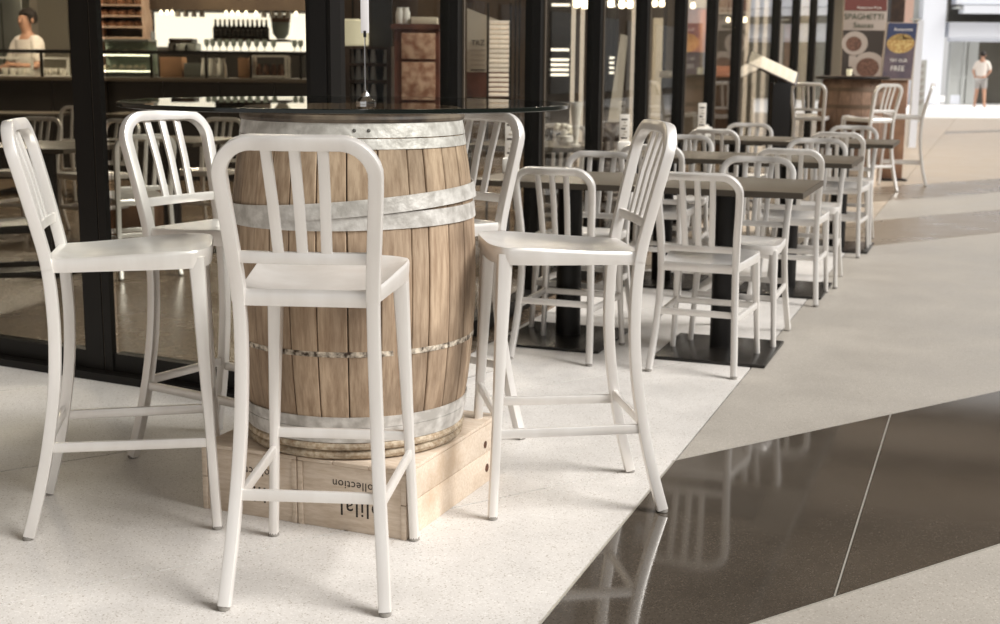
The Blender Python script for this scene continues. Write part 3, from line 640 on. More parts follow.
# boxes and jugs on the counter right part
def counter_box(px0, px1, py0, m, nm, lab, cat='box'):
    o = PXB(nm, px0, px1, py0, 78, CY + .32, .22, m, None, .006); tag(o, lab, cat); return o
counter_box(160, 182, 57, 'cardboard', 'cardboard_box', 'brown cardboard box on the bar counter')
counter_box(238, 248, 58, 'cardboard', 'cardboard_box', 'narrow cardboard box beside the white framed tray')
counter_box(184, 202, 63, 'steel', 'steel_box', 'grey steel box on the bar counter')
wf = empty('white_rack', at(268, 78, CY + .34)); tag(wf, 'white framed rack holding jars on the counter', 'rack')
xw0, xw1 = at(252, 70, CY + .34).x - wf.location.x, at(286, 70, CY + .34).x - wf.location.x; hz = at(268, 57, CY + .34).z - zc; wf.location.z = zc
for x in (xw0, xw1): B('upright', (x - .012, -.01, 0), (x + .012, .014, hz), 'porcelain', wf); B('upright', (x - .012, .2, 0), (x + .012, .224, hz), 'porcelain', wf)
B('top_bar', (xw0, -.01, hz), (xw1, .224, hz + .02), 'porcelain', wf); B('shelf', (xw0, -.01, .01), (xw1, .224, .025), 'porcelain', wf)
lathe_thing('jar', [(.03, 0), (.034, .01), (.034, .08), (.022, .1), (.022, .12)], 'food_brown', [(wf.location.x + xw0 + .06 + .075 * i, wf.location.y + .1, zc + .026) for i in range(4)], lambda i: f'{ORD[i]} brown jar from the left inside the white counter rack', 'jar', 'jars in the white rack', 12)
lathe_thing('jug', [(.04, 0), (.055, .02), (.05, .12), (.035, .17), (.042, .2)], 'porcelain', [(at(p, 78, CY + .35).x, CY + .35, zc) for p in (206, 213, 222)], lambda i: f'{ORD[i]} pale jug from the left on the bar counter', 'jug', 'jugs on the counter', 16)
# white rack and cups left of the stile
wr2 = empty('dish_rack', (at(35, 78, CY + .34).x, CY + .34, zc)); tag(wr2, 'white dish rack on the counter in front of the cook', 'rack')
for px0, px1 in ((-6, 32), (42, 68)):
    a, c = at(px0, 70, CY + .34).x - wr2.location.x, at(px1, 70, CY + .34).x - wr2.location.x; hz = at(30, 57, CY + .34).z - zc
    for x in (a, c): B('upright', (x - .012, 0, 0), (x + .012, .02, hz), 'porcelain', wr2)
    B('top_bar', (a, 0, hz - .02), (c, .02, hz), 'porcelain', wr2); B('shelf', (a, 0, 0.0), (c, .2, .012), 'porcelain', wr2)
lathe_thing('cup', [(.022, 0), (.034, .02), (.038, .07), (.034, .07), (.018, .012)], 'porcelain', [(at(p, 76, CY + .42).x, CY + .46, zc + .013) for p in (4, 12, 20, 28, 46, 53, 62)], lambda i: f'{ORD[i]} white cup from the left in the dish rack on the counter', 'cup', 'cups in the dish rack', 14)
# back bar: glowing panel, shelf and bottles
BY = 16.6
lp = PXB('light_panel', 155, 318, 13, 51, BY, .08, 'lit_panel'); tag(lp, 'wide glowing white panel behind the bar bottles', 'light panel')
sh = PXB('bottle_shelf', 210, 288, 39, 41.5, BY - .32, .30, 'wood_dark', None, .004); tag(sh, 'dark shelf carrying the row of bottles', 'shelf')
zs = at(250, 39, BY - .32).z
lathe_thing('bottle', [(.032, 0), (.036, .006), (.036, .13), (.016, .17), (.014, .215)], 'bottle_dark', [(at(216 + 4.6 * i, 39, BY - .2).x, BY - .2, zs) for i in range(12)], lambda i: f'{ORD[i]} dark bottle from the left against the glowing panel', 'bottle', 'bottles on the bar shelf', 14, ([(.016, .2), (.016, .235)], 'cap', 'bottle_cap'))
lathe_thing('glass_bowl', [(.05, 0), (.10, .06), (.115, .16), (.11, .25), (.108, .25), (.09, .06), (.03, .01)], 'pale_glass', [at(281, 39, BY - .17) + Vector((0, 0, .0))], 'big glass bowl with a brown band at the end of the bottle shelf', 'bowl', None, 20, ([(.118, .20), (.122, .25), (.122, .29), (.11, .29)], 'band', 'wood_mid'))
bpil = PXB('bar_pillar', 147, 156, 31, 300, BY - .9, .15, 'counter_black'); tag(bpil, 'dark pillar at the left end of the glowing panel', 'pillar'); 
em = empty('coffee_machine', (at(183, 53, BY - .5).x, BY - .4, at(183, 53, BY - .5).z)); tag(em, 'coffee machine standing below the glowing panel', 'coffee machine')
B('body', (-.17, -.15, 0), (.17, .15, .12), 'steel', em, .02); B('hood', (-.15, -.17, .12), (.13, .13, .17), 'wood_dark', em, .01); B('drip_tray', (-.15, -.2, 0), (.15, -.15, .03), 'black_metal', em)
for x in (-.08, .06): MB().tube([(x, -.15, .09), (x, -.2, .07), (x, -.2, .03)], .014, 8).build('spout', 'black_metal', em)
bc = PXB('back_counter', 97, 325, 53, 214, BY - .72, .66, 'counter_black'); tag(bc, 'dark back counter under the glowing panel', 'counter')
em.location.z = at(200, 53, BY - .72).z
bh = PXB('bulkhead', 90, 330, -75, 10, BY - .9, .9, 'wall_brown'); struct(bh, 'dark bulkhead over the back bar')
bulbs = [(161, 11), (167, 10.5), (172, 12), (226, 10.5), (232, 11), (238, 10.5), (246, 11), (256, 10.5), (296, 11)]
lathe_thing('bulb', [(.004, .045), (.016, .03), (.020, .012), (.012, -.004), (.002, -.008)], 'bulb', [(at(x, y, BY - .8).x, BY - .8, at(210, 10, BY - .9).z - .045) for x, y in bulbs], lambda i: f'{ORD[i]} tiny bare bulb from the left above the bar', 'bulb', 'bulbs over the bar', 10)
# bread shelves between stile and pillar
bs = shelf_unit('bread_shelf', 97, 146, (-8, 4, 15, 26, 37), 15.45, .35, 'shelf_pale', 'pale wooden bread shelves above the pastry case', 'shelf', 'wall_brown')
for k, py in enumerate((4, 15, 26)):
    z = at(120, py, 15.45).z
    for i in range(5):
        o = MB().lathe([(.004, 0), (.035, .008), (.048, .035), (.035, .062), (.004, .07)], 12); m_ = Matrix.Diagonal((1.15, 1.6, 1, 1)); o.v = [m_ @ p for p in o.v]
        o = o.build('loaf', 'loaf'); o.location = (at(103 + 9 * i + (k % 2) * 2, py, 15.62).x, 15.62, z); tag(o, f'{ORD[i]} brown loaf from the left on the {["top", "middle", "bottom"][k]} bread shelf', 'loaf', 'loaves on the bread shelves')
# wine glasses on the back counter and cups hanging below the bulkhead
zbc = at(200, 53, BY - .72).z
lathe_thing('wine_glass', [(.030, 0), (.028, .004), (.005, .008), (.005, .07), (.030, .10), (.034, .14), (.028, .165), (.026, .165), (.030, .14), (.004, .08)], 'pale_glass', [(at(px, 50, BY - .55).x, BY - .50, zbc + .001) for px in (206, 212, 219, 226, 233, 240, 248, 256, 264, 273, 294, 300)], lambda i: f'{ORD[i]} wine glass from the left on the back counter', 'glass', 'wine glasses on the back counter', 12)
lathe_thing('plate_stack', [(.05, 0), (.085, .010), (.085, .06), (.06, .062)], 'porcelain', [(at(px, 50, BY - .45).x, BY - .42, zbc + .001) for px in (161, 167)], lambda i: f'{["left", "right"][i]} stack of white plates beside the coffee machine', 'plates', 'plate stacks by the coffee machine', 18, ([(.09, .062), (.092, .070), (.06, .066)], 'top_plate', 'porcelain'))
zbk = at(210, 10, BY - .9).z
lathe_thing('hanging_cup', [(.024, -.03), (.032, -.055), (.034, -.10), (.030, -.10), (.026, -.055), (.004, -.035)], 'porcelain', [(at(px, 15, BY - .62).x, BY - .62, zbk + .03) for px in (178, 186, 194, 202, 264, 272, 280, 288)], lambda i: f'{ORD[i]} white cup from the left hanging below the bulkhead', 'cup', 'cups hanging over the bar', 12)
# kitchen behind the cook
fr = PXB('refrigerator', -30, 27, -40, 214, 16.4, .7, 'steel', None, .02); tag(fr, 'pale steel refrigerator behind the cook', 'refrigerator')
B('door_gap', (at(2, 30, 16.39).x, 16.385, .4), (at(2.8, 30, 16.39).x, 16.40, 1.9), 'black_metal', fr)
kc = PXB('kitchen_cabinet', 34, 72, -20, 214, 16.6, .5, 'board_grey', None, .01); tag(kc, 'grey kitchen cabinet right of the cook', 'cabinet')
B('door', (at(38, 20, 16.58).x, 16.575, 1.0), (at(68, 20, 16.58).x, 16.60, 2.0), 'wall_pale', kc, .004)

# ------------------------------------------------------------------ people
def skin_mesh(nodes, edges, root, sub=2):
    ks = list(nodes); me = bpy.data.meshes.new('sk'); me.from_pydata([nodes[k][0] for k in ks], [(ks.index(a), ks.index(b)) for a, b in edges], [])
    o = bpy.data.objects.new('sk', me); COL.objects.link(o); o.modifiers.new('s', 'SKIN'); sv = me.skin_vertices[0].data
    for i, k in enumerate(ks):
        r = nodes[k][1]; sv[i].radius = r if isinstance(r, tuple) else (r, r); sv[i].use_root = (k == root)
    s = o.modifiers.new('d', 'SUBSURF'); s.levels = sub; s.render_levels = sub
    dg = bpy.context.evaluated_depsgraph_get(); out = bpy.data.meshes.new_from_object(o.evaluated_get(dg)); bpy.data.objects.remove(o)
    out.polygons.foreach_set('use_smooth', [True] * len(out.polygons)); return out
def person(loc, rz, lab, pose, shirt, legs, short_legs=False, cap=None):
    """faces local +y; pose holds elbows and wrists"""
    root = empty('person', loc, rz); tag(root, lab, 'person')
    N = {'pel': ((0, 0, .93), (.145, .10)), 'waist': ((0, .005, 1.08), (.125, .09)), 'chest': ((0, 0, 1.28), (.16, .105)), 'neckb': ((0, -.01, 1.45), (.075, .06)), 'neck': ((0, .005, 1.52), .052),
         'jaw': ((0, .025, 1.585), (.060, .070)), 'head': ((0, .012, 1.655), (.074, .092)), 'crown': ((0, .005, 1.715), (.055, .070)), 'nose': ((0, .115, 1.625), (.012, .014))}
    E = [('pel', 'waist'), ('waist', 'chest'), ('chest', 'neckb'), ('neckb', 'neck'), ('neck', 'jaw'), ('jaw', 'head'), ('head', 'crown'), ('head', 'nose')]
    for s, sd_ in ((-1, 'l'), (1, 'r')):
        el, wr = pose['el' + sd_], pose['wr' + sd_]; el, wr = Vector(el), Vector(wr); d = (wr - el).normalized()
        N['sh' + sd_] = ((s * .165, -.005, 1.40), .062); N['el' + sd_] = (tuple(el), .043); N['wr' + sd_] = (tuple(wr), .030); N['pm' + sd_] = (tuple(wr + d * .07), (.036, .020))
        E += [('neckb', 'sh' + sd_), ('sh' + sd_, 'el' + sd_), ('el' + sd_, 'wr' + sd_), ('wr' + sd_, 'pm' + sd_)]
        side = d.cross(Vector((0, 0, 1))); side = side.normalized() if side.length > .1 else Vector((0, 1, 0))
        for f in range(4):
            k0 = f'f{f}{sd_}'; base = wr + d * .085 + side * (-.027 + .018 * f); ln = (.055, .066, .062, .048)[f]
            N[k0] = (tuple(base), .010); N[k0 + 'b'] = (tuple(base + d * ln * .6 + Vector((0, 0, -.008))), .009); N[k0 + 'c'] = (tuple(base + d * ln + Vector((0, 0, -.024))), .008); E += [('pm' + sd_, k0), (k0, k0 + 'b'), (k0 + 'b', k0 + 'c')]
        th = wr + d * .03 - side * .035; N['t' + sd_] = (tuple(th), .012); N['tb' + sd_] = (tuple(th + d * .04 - side * .015), .010); E += [('wr' + sd_, 't' + sd_), ('t' + sd_, 'tb' + sd_)]
        hx, hy = pose.get('foot' + sd_, (s * .11, 0))
        N['hp' + sd_] = ((s * .085, 0, .87), .095); N['kn' + sd_] = ((s * .095 + (hx - s * .11) * .5, .02 + hy * .5, .49), .060); N['cf' + sd_] = ((s * .10 + (hx - s * .11) * .75, -.01 + hy * .75, .34), .056); N['an' + sd_] = ((hx, -.01 + hy, .085), .038); N['he' + sd_] = ((hx, -.03 + hy, .035), .034); N['to' + sd_] = ((hx + s * .02, .15 + hy, .03), (.042, .028))
        E += [('pel', 'hp' + sd_), ('hp' + sd_, 'kn' + sd_), ('kn' + sd_, 'cf' + sd_), ('cf' + sd_, 'an' + sd_), ('an' + sd_, 'he' + sd_), ('an' + sd_, 'to' + sd_)]
    me = skin_mesh(N, E, 'pel'); me.materials.clear(); me.materials.append(MATS['skin']); zmin = min(v.co.z for v in me.vertices); me.transform(Matrix.Translation((0, 0, -zmin))); link('body', me, root)
    def cloth(name, keys, ed, grow, m, rootk, adj=None):
        n2 = {}
        for k in keys:
            p, r = N[k]; r = r if isinstance(r, tuple) else (r, r); n2[k] = (p, (r[0] + grow, r[1] + grow))
        if adj: n2.update(adj)
        c = skin_mesh(n2, [(a, b) for a, b in ed if a in n2 and b in n2], rootk); c.materials.clear(); c.materials.append(MATS[m]); c.transform(Matrix.Translation((0, 0, -zmin))); link(name, c, root)
    hal = {('h' + s): (tuple(Vector(N['sh' + s][0]).lerp(Vector(N['el' + s][0]), .9)), (.062, .062)) for s in 'lr'}
    cloth('shirt', ['pel', 'waist', 'chest', 'neckb', 'shl', 'shr'], E + [('shl', 'hl'), ('shr', 'hr')], .020, shirt, 'chest', hal)
    kk = {('k' + s): (tuple(Vector(N['hp' + s][0]).lerp(Vector(N['kn' + s][0]), .8)), (.088, .088)) for s in 'lr'}
    if short_legs: cloth('shorts', ['pel', 'hpl', 'hpr'], E + [('hpl', 'kl'), ('hpr', 'kr')], .016, legs, 'pel', kk)
    else: cloth('trousers', ['pel', 'hpl', 'hpr', 'knl', 'knr', 'cfl', 'cfr', 'anl', 'anr'], E, .016, legs, 'pel')
    h = MB(); prof = [(.001, .118), (.05, .108), (.082, .075), (.094, .03), (.092, -.02), (.080, -.05)]; h.lathe(prof, 18)
    h.v = [Vector((p.x * .98, p.y * 1.18 - .018 + (p.z * -.15 if p.y > 0 else 0), p.z * 1.0 + max(0, .05 - p.z) * (1 if p.y > .03 else 0) + 1.665 - zmin)) for p in h.v]; h.build('hair', 'hair', root, 60)
    for s in (-1, 1):
        e = MB().lathe([(.001, -.008), (.008, 0), (.001, .008)], 8, (s * .03, .098, 1.655 - zmin)); e.build('eye', 'hair', root, 60)
        e = MB().lathe([(.001, -.03), (.014, -.012), (.016, .012), (.001, .03)], 8, (s * .088, .0, 1.64 - zmin)); e.build('ear', 'skin', root, 60)
    return root
c_ = at(29, 60, 14.75)
person((c_.x, 14.75, .012), math.radians(150), 'cook in a white shirt with dark hair, behind the bar counter', dict(ell=(-.24, .10, 1.14), wrl=(-.16, .32, 1.16), elr=(.26, .06, 1.15), wrr=(.20, .28, 1.10)), 'shirt_white', 'cloth_dark')
m_ = at(979, 108, 42.4)
person((m_.x, 42.4, .02), math.radians(-25), 'distant person in white shirt and pale shorts, standing on the sunlit paving', dict(ell=(-.25, -.04, 1.15), wrl=(-.20, .12, .98), elr=(.26, .0, 1.14), wrr=(.18, .2, 1.06), footl=(-.15, .05), footr=(.15, -.03)), 'shirt_white', 'shorts_grey', True)

# ------------------------------------------------------------------ tables and chairs inside
def set_table(x, y, rz, lab):
    t = copy_tree(next(o for o in bpy.data.objects if o.name == 'cafe_table')); t.location = (x, y, .012); t.rotation_euler = (0, 0, rz); tag(t, lab, 'table', 'tables inside the restaurant'); return t
def in_chair(px, y, rz, lab):
    o = copy_tree(proto_chair); p = at(px, 100, y); o.location = (p.x, y, .012); o.rotation_euler = (0, 0, rz); tag(o, lab, 'chair', 'chairs inside the restaurant'); return o
in_chair(64, 11.6, PI - .2, 'chair inside, seen through the glass just left of the door stile')
set_table(at(25, 100, 12.3).x, 12.3, .1, 'table inside behind the leftmost glass pane, far one'); set_table(at(150, 100, 12.4).x, 12.4, 0, 'table inside in front of the bar, behind the left stool')
set_table(at(45, 140, 7.6).x, 7.6, -.3, 'table inside close to the glass, left of the door stile'); set_table(at(170, 140, 8.3).x, 8.3, -.3, 'table inside close to the glass, right of the door stile')
in_chair(130, 7.5, .6, 'chair inside the glass, right of the door stile'); in_chair(95, 9.0, 2.6, 'chair inside, hidden behind the door stile'); in_chair(205, 9.4, 2.8, 'chair inside, behind the barrel left edge'); in_chair(20, 9.2, 2.9, 'chair inside behind the leftmost stool back')
set_table(at(534, 140, 8.15).x, 8.15, RZ, 'table inside with flowers and folded napkins, by the long window'); in_chair(553, 8.9, PI - DD, 'chair inside at the flower table by the long window')
_bk = make_seat('black_chair', CHAIR)
for ob in [_bk] + list(_bk.children_recursive):
    if ob.type == 'MESH': ob.data.materials.clear(); ob.data.materials.append(MATS['black_metal'])
p = at(6, 300, 6.15); _bk.location = (p.x, 6.15, .012); _bk.rotation_euler = (0, 0, -1.2); tag(_bk, 'black chair just inside the glass at the left edge', 'chair')
bn = PXB('wooden_bench', 108, 152, 196, 236, 9.0, .4, 'wood_mid', None, .01); bn.location.z += 0; tag(bn, 'low brown wooden bench inside behind the left stool', 'bench')
B('bench_leg', (at(112, 230, 9.0).x, 9.05, .012), (at(116, 230, 9.0).x, 9.35, at(130, 234, 9.0).z), 'wood_dark', bn); B('bench_leg', (at(144, 230, 9.0).x, 9.05, .012), (at(148, 230, 9.0).x, 9.35, at(130, 234, 9.0).z), 'wood_dark', bn)

# ------------------------------------------------------------------ behind the long window, pane by pane
cs = shelf_unit('cup_shelf', 345, 391, (46, 63, 80, 98), 8.6, .30, 'wood_dark', 'dark shelf of white cups behind the barrel', 'shelf', 'black_metal')
cupz = [at(368, py, 8.6).z for py in (63, 80, 98)]
cupl = [(at(px, 60, 8.7).x, 8.72, z) for z in cupz for px in (351, 358, 365, 373, 386)]
lathe_thing('paper_cup', [(.020, 0), (.022, .004), (.014, .085), (.004, .09)], 'porcelain', cupl, lambda i: f'{ORD[i % 5]} upturned white cup from the left on the {["top", "middle", "bottom"][i // 5]} board of the cup shelf', 'cup', 'cups on the dark shelf', 14)
ls = empty('pendant_lamp', at(353, 46, 9.3)); tag(ls, 'cream pendant lampshade left of the table sign', 'lamp')
MB().lathe([(.10, 0), (.11, .01), (.11, .17), (.10, .18)], 24).build('shade', 'lampshade', ls); MB().tube([(0, 0, .17), (0, 0, 3.3 - ls.location.z)], .006, 6).build('cord', 'black_metal', ls)
rc = empty('red_cabinet', (at(418, 60, 8.2).x, 8.4, .012)); tag(rc, 'red wooden cabinet with two mottled pink doors behind the window', 'cabinet')
def RL(px, py, y): return at(px, py, y) - rc.location
x0, x1 = RL(394, 60, 8.2).x, RL(439, 60, 8.2).x; zt = RL(418, 29, 8.2).z
B('body', (x0, -.17, 0), (x1, .2, zt), 'redwood', rc)
for py0, py1 in ((33, 59), (62, 98)): B('door', (RL(401, 40, 8.18).x, -.19, RL(418, py1, 8.18).z), (RL(435, 40, 8.18).x, -.17, RL(418, py0, 8.18).z), 'mottled', rc, .004)
B('cornice', (x0 - .02, -.19, zt), (x1 + .02, .2, zt + .03), 'redwood', rc)
wb = PXB('white_carton', 411, 437, 22, 29, 8.25, .2, 'cream', None, .004); wb.location.z += .03; tag(wb, 'cream carton lying on top of the red cabinet', 'box')
lathe_thing('jar_on_cabinet', [(.022, 0), (.026, .01), (.026, .07), (.018, .09), (.02, .1)], 'porcelain', [at(400, 29, 8.3) + Vector((0, 0, .03)), at(406, 29, 8.3) + Vector((0, 0, .03))], lambda i: f'{["left", "right"][i]} white jar standing on the red cabinet', 'jar', 'jars on the red cabinet')
rd = PXB('inner_door', 370, 392, -60, 100, 9.6, .06, 'counter_black'); tag(rd, 'dark inner door right of the table sign', 'door')
# slanted sign board
sb = empty('sign_board', at(488, 75, 9.0)); tag(sb, 'cream sign board with slanted top and grey lettering behind the window', 'sign')
pts = [at(467, 72, 9.0), at(511, 72, 9.0), at(511, 25, 9.0), at(467, 8, 9.0)]; pts = [q - sb.location for q in pts]
MB().add([q for q in pts] + [q + Vector((0, .03, 0)) for q in pts], [(0, 1, 2, 3), (7, 6, 5, 4), (0, 4, 5, 1), (1, 5, 6, 2), (2, 6, 7, 3), (3, 7, 4, 0)]).build('board', 'board_grey', sb, 0)
text('TRZ', .05, 'print_dark', frame_mat(at(478, 43, 8.995) - sb.location, (1, 0, 0), (0, 0, 1)), sb, 'lettering'); 
for k in range(5): q = at(478, 50 + k * 5, 8.995) - sb.location; B('text_line', (q.x - .05, q.y - .001, q.z - .004), (q.x + .05, q.y, q.z + .004), 'print_dark' if k == 4 else 'poster_grey', sb)
B('red_base', (pts[0].x, 0, at(480, 97, 9).z - sb.location.z), (pts[1].x, .05, pts[0].z), 'redwood', sb); 
for x in (pts[0].x + .02, pts[1].x - .02): B('leg', (x - .012, .0, .012 - sb.location.z), (x + .012, .03, at(480, 97, 9).z - sb.location.z), 'black_metal', sb)
tr_ = empty('tray_rack', (at(499, 60, 8.8).x, 8.8, .012)); tag(tr_, 'tall rack of stacked white trays in front of the sign board', 'rack')
for k in range(16):
    z = at(499, 96 - 4.8 * k, 8.8).z - .012; B('tray', (-.065, -.06, z), (.065, .08, z + .02), 'glow_white', tr_, .004)
for x in (-.075, .075): B('upright', (x - .008, .08, 0), (x + .008, .1, 1.6), 'black_metal', tr_)
B('foot', (-.09, -.08, 0), (.09, .12, .02), 'black_metal', tr_)
for px in (515, 519): o = PXB('black_pole', px - 1, px + 1, -60, 210, 9.4, .03, 'black_metal'); tag(o, 'thin black pole left of the second mullion' if px == 515 else 'thin black pole touching the second mullion in view', 'pole')
def lit_fridge(px0, px1, y, pys, lab):
    r = empty('display_fridge', (at((px0 + px1) / 2, 60, y).x, y, .012)); tag(r, lab, 'refrigerator'); a, c = at(px0, 60, y).x - r.location.x, at(px1, 60, y).x - r.location.x
    B('body', (a, .04, 0), (c, .5, 2.2), 'counter_black', r); B('door_frame', (a, 0, .1), (a + .03, .04, 2.1), 'black_metal', r); B('door_frame', (c - .03, 0, .1), (c, .04, 2.1), 'black_metal', r)
    for py in pys: z = at((px0 + px1) / 2, py, y).z - .012; B('lit_shelf', (a + .03, .01, z - .008), (c - .03, .04, z + .012), 'lit_panel', r)
    return r
lit_fridge(547, 573, 10.2, (5, 50, 60, 65, 70, 75), 'black display fridge with lit shelves right of the second mullion')
lit_fridge(606, 618, 11.4, (6, 58, 63, 68, 73), 'narrow display fridge with lit shelves behind the fourth pane')
for px, y in ((573, 9.6), (582, 9.6), (633, 11.0), (747, 17), (756, 17.2), (765, 16.8)):
    o = PXB('white_column', px - 2, px + 2, -70, {9.6: 196, 11.0: 190}.get(y, 160), y, .05, 'glow_white'); tag(o, f'slim white column inside behind the window, number {["one","two","three","four","five","six"][[573,582,633,747,756,765].index(px)]} counted from the left', 'column')
lb = empty('leaning_board', at(612, 122, 9.6)); tag(lb, 'tall beige board leaning inside behind the third mullion', 'board')
q = [at(608, 122, 9.6), at(620, 122, 9.6), at(628, 36, 9.75), at(621, 34, 9.75)]; q = [k - lb.location for k in q]
MB().add(q + [k + Vector((0, .025, 0)) for k in q], [(0, 1, 2, 3), (7, 6, 5, 4), (0, 4, 5, 1), (1, 5, 6, 2), (2, 6, 7, 3), (3, 7, 4, 0)]).build('plank', 'board_grey', lb, 0)
B('foot', (-.06, -.05, .012 - lb.location.z), (.06, .08, 0), 'wood_dark', lb)
for px0, px1, py0, py1, y, m, lab in ((651, 662, 18, 200, 13.5, 'cream', 'cream wall panel inside behind the fifth pane'), (664, 667, -40, 78, 13.2, 'black_metal', 'black hanging post inside behind the fifth pane'), (660, 674, 78, 200, 12.8, 'counter_black', 'black cabinet under stacked plates behind the fifth pane'),
        (687, 708, 9, 52, 16.0, 'salmon', 'salmon coloured wall panel behind the sixth pane'), (686, 708, -60, 8, 15.8, 'cream', 'white board above the salmon panel'), (716, 733, -60, 14, 18.0, 'cream', 'pale board high behind the seventh pane'), (716, 733, 66, 77, 17.6, 'salmon', 'salmon coloured crate behind the seventh pane'), (715, 733, 77, 170, 17.4, 'wood_dark', 'dark sideboard behind the seventh pane'),
        (783, 790, 25, 150, 20.5, 'wood_mid', 'brown stacked panel behind the ninth pane'), (799, 809, -40, 150, 21.4, 'cream', 'cream panel behind the tenth pane'), (816, 828, -40, 150, 22.0, 'far_grey', 'grey panel behind the eleventh pane')):
    o = PXB('wall_panel' if py1 - py0 > 20 else 'board', px0, px1, py0, py1, y, .06, m, None, .003); tag(o, lab, 'panel')
for k in range(5):
    o = MB().lathe([(.06, 0), (.09, .012), (.085, .012), (.05, .004)], 20).build('plate', 'porcelain'); o.location = at(667, 78, 12.95) + Vector((0, .03, .013 * k + .002)); tag(o, f'{ORD[k]} white plate from below in the stack on the black cabinet', 'plate', 'stacked plates')
for li, (px, py, y) in enumerate(((577, 5, 9.2), (585, 6, 9.2), (611, 5, 10.6), (622, 6, 10.6), (630, 6, 10.7), (655, 5, 12.5), (662, 5, 12.6), (693, 7, 15), (728, 21, 17), (745, 21, 16.5))):
    o = MB().lathe([(.01, .05), (.024, .04), (.028, 0), (.02, -.016), (.002, -.02)], 14).build('spot_lamp', 'bulb'); o.location = at(px, py, y); tag(o, f'{ORD[li]} small glowing lamp from the left behind the long window', 'lamp', 'small glowing lamps')
    MB().tube([(0, 0, .045), (0, 0, 3.3 - o.location.z)], .005, 6).build('rod', 'black_metal', o)
# flowers and napkins on the inside table
zt_ = .737
fv = empty('flower_vase', (at(568, 140, 8.05).x - .02, 8.05, zt_)); tag(fv, 'white bunch of flowers in a bowl on the inside table', 'flowers')
MB().lathe([(.03, 0), (.05, .02), (.055, .05), (.045, .055)], 16).build('bowl', 'porcelain', fv)
rnd = random.Random(2)
for k in range(9): MB().lathe([(.002, -.02), (.018, -.012), (.024, .004), (.016, .018), (.002, .022)], 10, (rnd.uniform(-.05, .05), rnd.uniform(-.04, .04), .075 + rnd.uniform(0, .045))).build('blossom', 'flower', fv, 60)
nc = empty('napkin_cone', (at(579, 140, 7.95).x - .02, 7.95, zt_)); tag(nc, 'tall white paper cone standing on the inside table', 'napkin'); MB().lathe([(.012, 0), (.016, .05), (.038, .26), (.036, .26), (.008, .02)], 14).build('cone', 'paper', nc); MB().lathe([(.03, 0), (.03, .008), (.012, .012)], 14).build('base', 'porcelain', nc)
# white menu stands on the window-side tables
def menu_stand(u, v, h, lab):
    p = W(u, v); r = empty('menu_stand', (p.x, p.y, .7255), -DD + .25); tag(r, lab, 'menu stand', 'menu stands on the window-side tables')
    MB().cbox((0, 0, .035), (.075, .06, .07), .012).build('base', 'porcelain', r); MB().cbox((0, 0, .07 + (h - .07) / 2), (.055, .008, h - .07), .002).build('card', 'paper', r)
    for k in range(7):
        B('print', (-.018 + .008 * (k % 3), -.0052, .085 + k * (h - .1) / 7), (.016 - .010 * (k % 2), -.0042, .093 + k * (h - .1) / 7), 'print_dark' if k % 3 == 0 else 'board_grey', r)
menu_stand(5.68, -2.055, .25, 'white menu stand on the nearest window-side table, between stool slats'); menu_stand(7.20, -1.93, .22, 'white menu stand on the middle window-side table'); menu_stand(9.06, -1.88, .24, 'white menu stand on the farthest window-side table')
p = W(9.25, -1.90); nb = MB().cbox((0, 0, .035), (.10, .08, .07), .01).build('napkin_box', 'porcelain'); nb.location = (p.x, p.y, .7255); tag(nb, 'white napkin box beside the farthest menu stand', 'box'); MB().box((0, 0, .075), (.06, .02, .02)).build('napkin', 'paper', nb)

# ------------------------------------------------------------------ second barrel table, stools and signs farther along
p2 = at(850, 120, 13.75)
b2 = make_barrel(p2.x, 13.75, 'distant brown barrel table below the two menu posters', False)
for s in (0, 1):
    cr = copy_tree(next(o for o in bpy.data.objects if o.name == 'wine_crate')); cr.location = (p2.x + .14 - .30 * s, 13.40 + .12 * s, 0); tag(cr, 'crate under the distant barrel, ' + ('right one' if s == 0 else 'left one'), 'crate', 'crates under the distant barrel')
dt = empty('round_table_top', (p2.x, 13.75, 1.098)); tag(dt, 'dark round wooden top on the distant barrel', 'table top'); MB().lathe([(.36, 0), (.372, .006), (.372, .028), (.36, .034)], 40).build('disc', 'wood_dark', dt); MB().lathe([(.373, .008), (.376, .012), (.376, .022), (.373, .026)], 40, closed=True).build('rim', 'black_metal', dt)
gl = MB().lathe([(.02, 0), (.026, .004), (.03, .07), (.028, .07), (.016, .008)], 14).build('tea_light', 'lampshade'); gl.location = at(849, 76.5, 13.55); gl.location.z = 1.132; tag(gl, 'small glowing tea light on the distant barrel', 'candle'); MB().lathe([(.004, .02), (.01, .03), (.001, .05)], 8).build('flame', 'bulb', gl)
def stool_far(px, y, th, lab): q = at(px, 120, y); place(proto_stool, q.x, y, th, lab, GS)
stool_far(812, 13.6, -.45, 'distant bar stool left of the far barrel, back to the camera')
stool_far(870, 13.25, .50, 'distant bar stool right of the far barrel, back to the camera')
stool_far(906, 14.0, 1.27, 'rightmost distant bar stool, in side view against the white building')
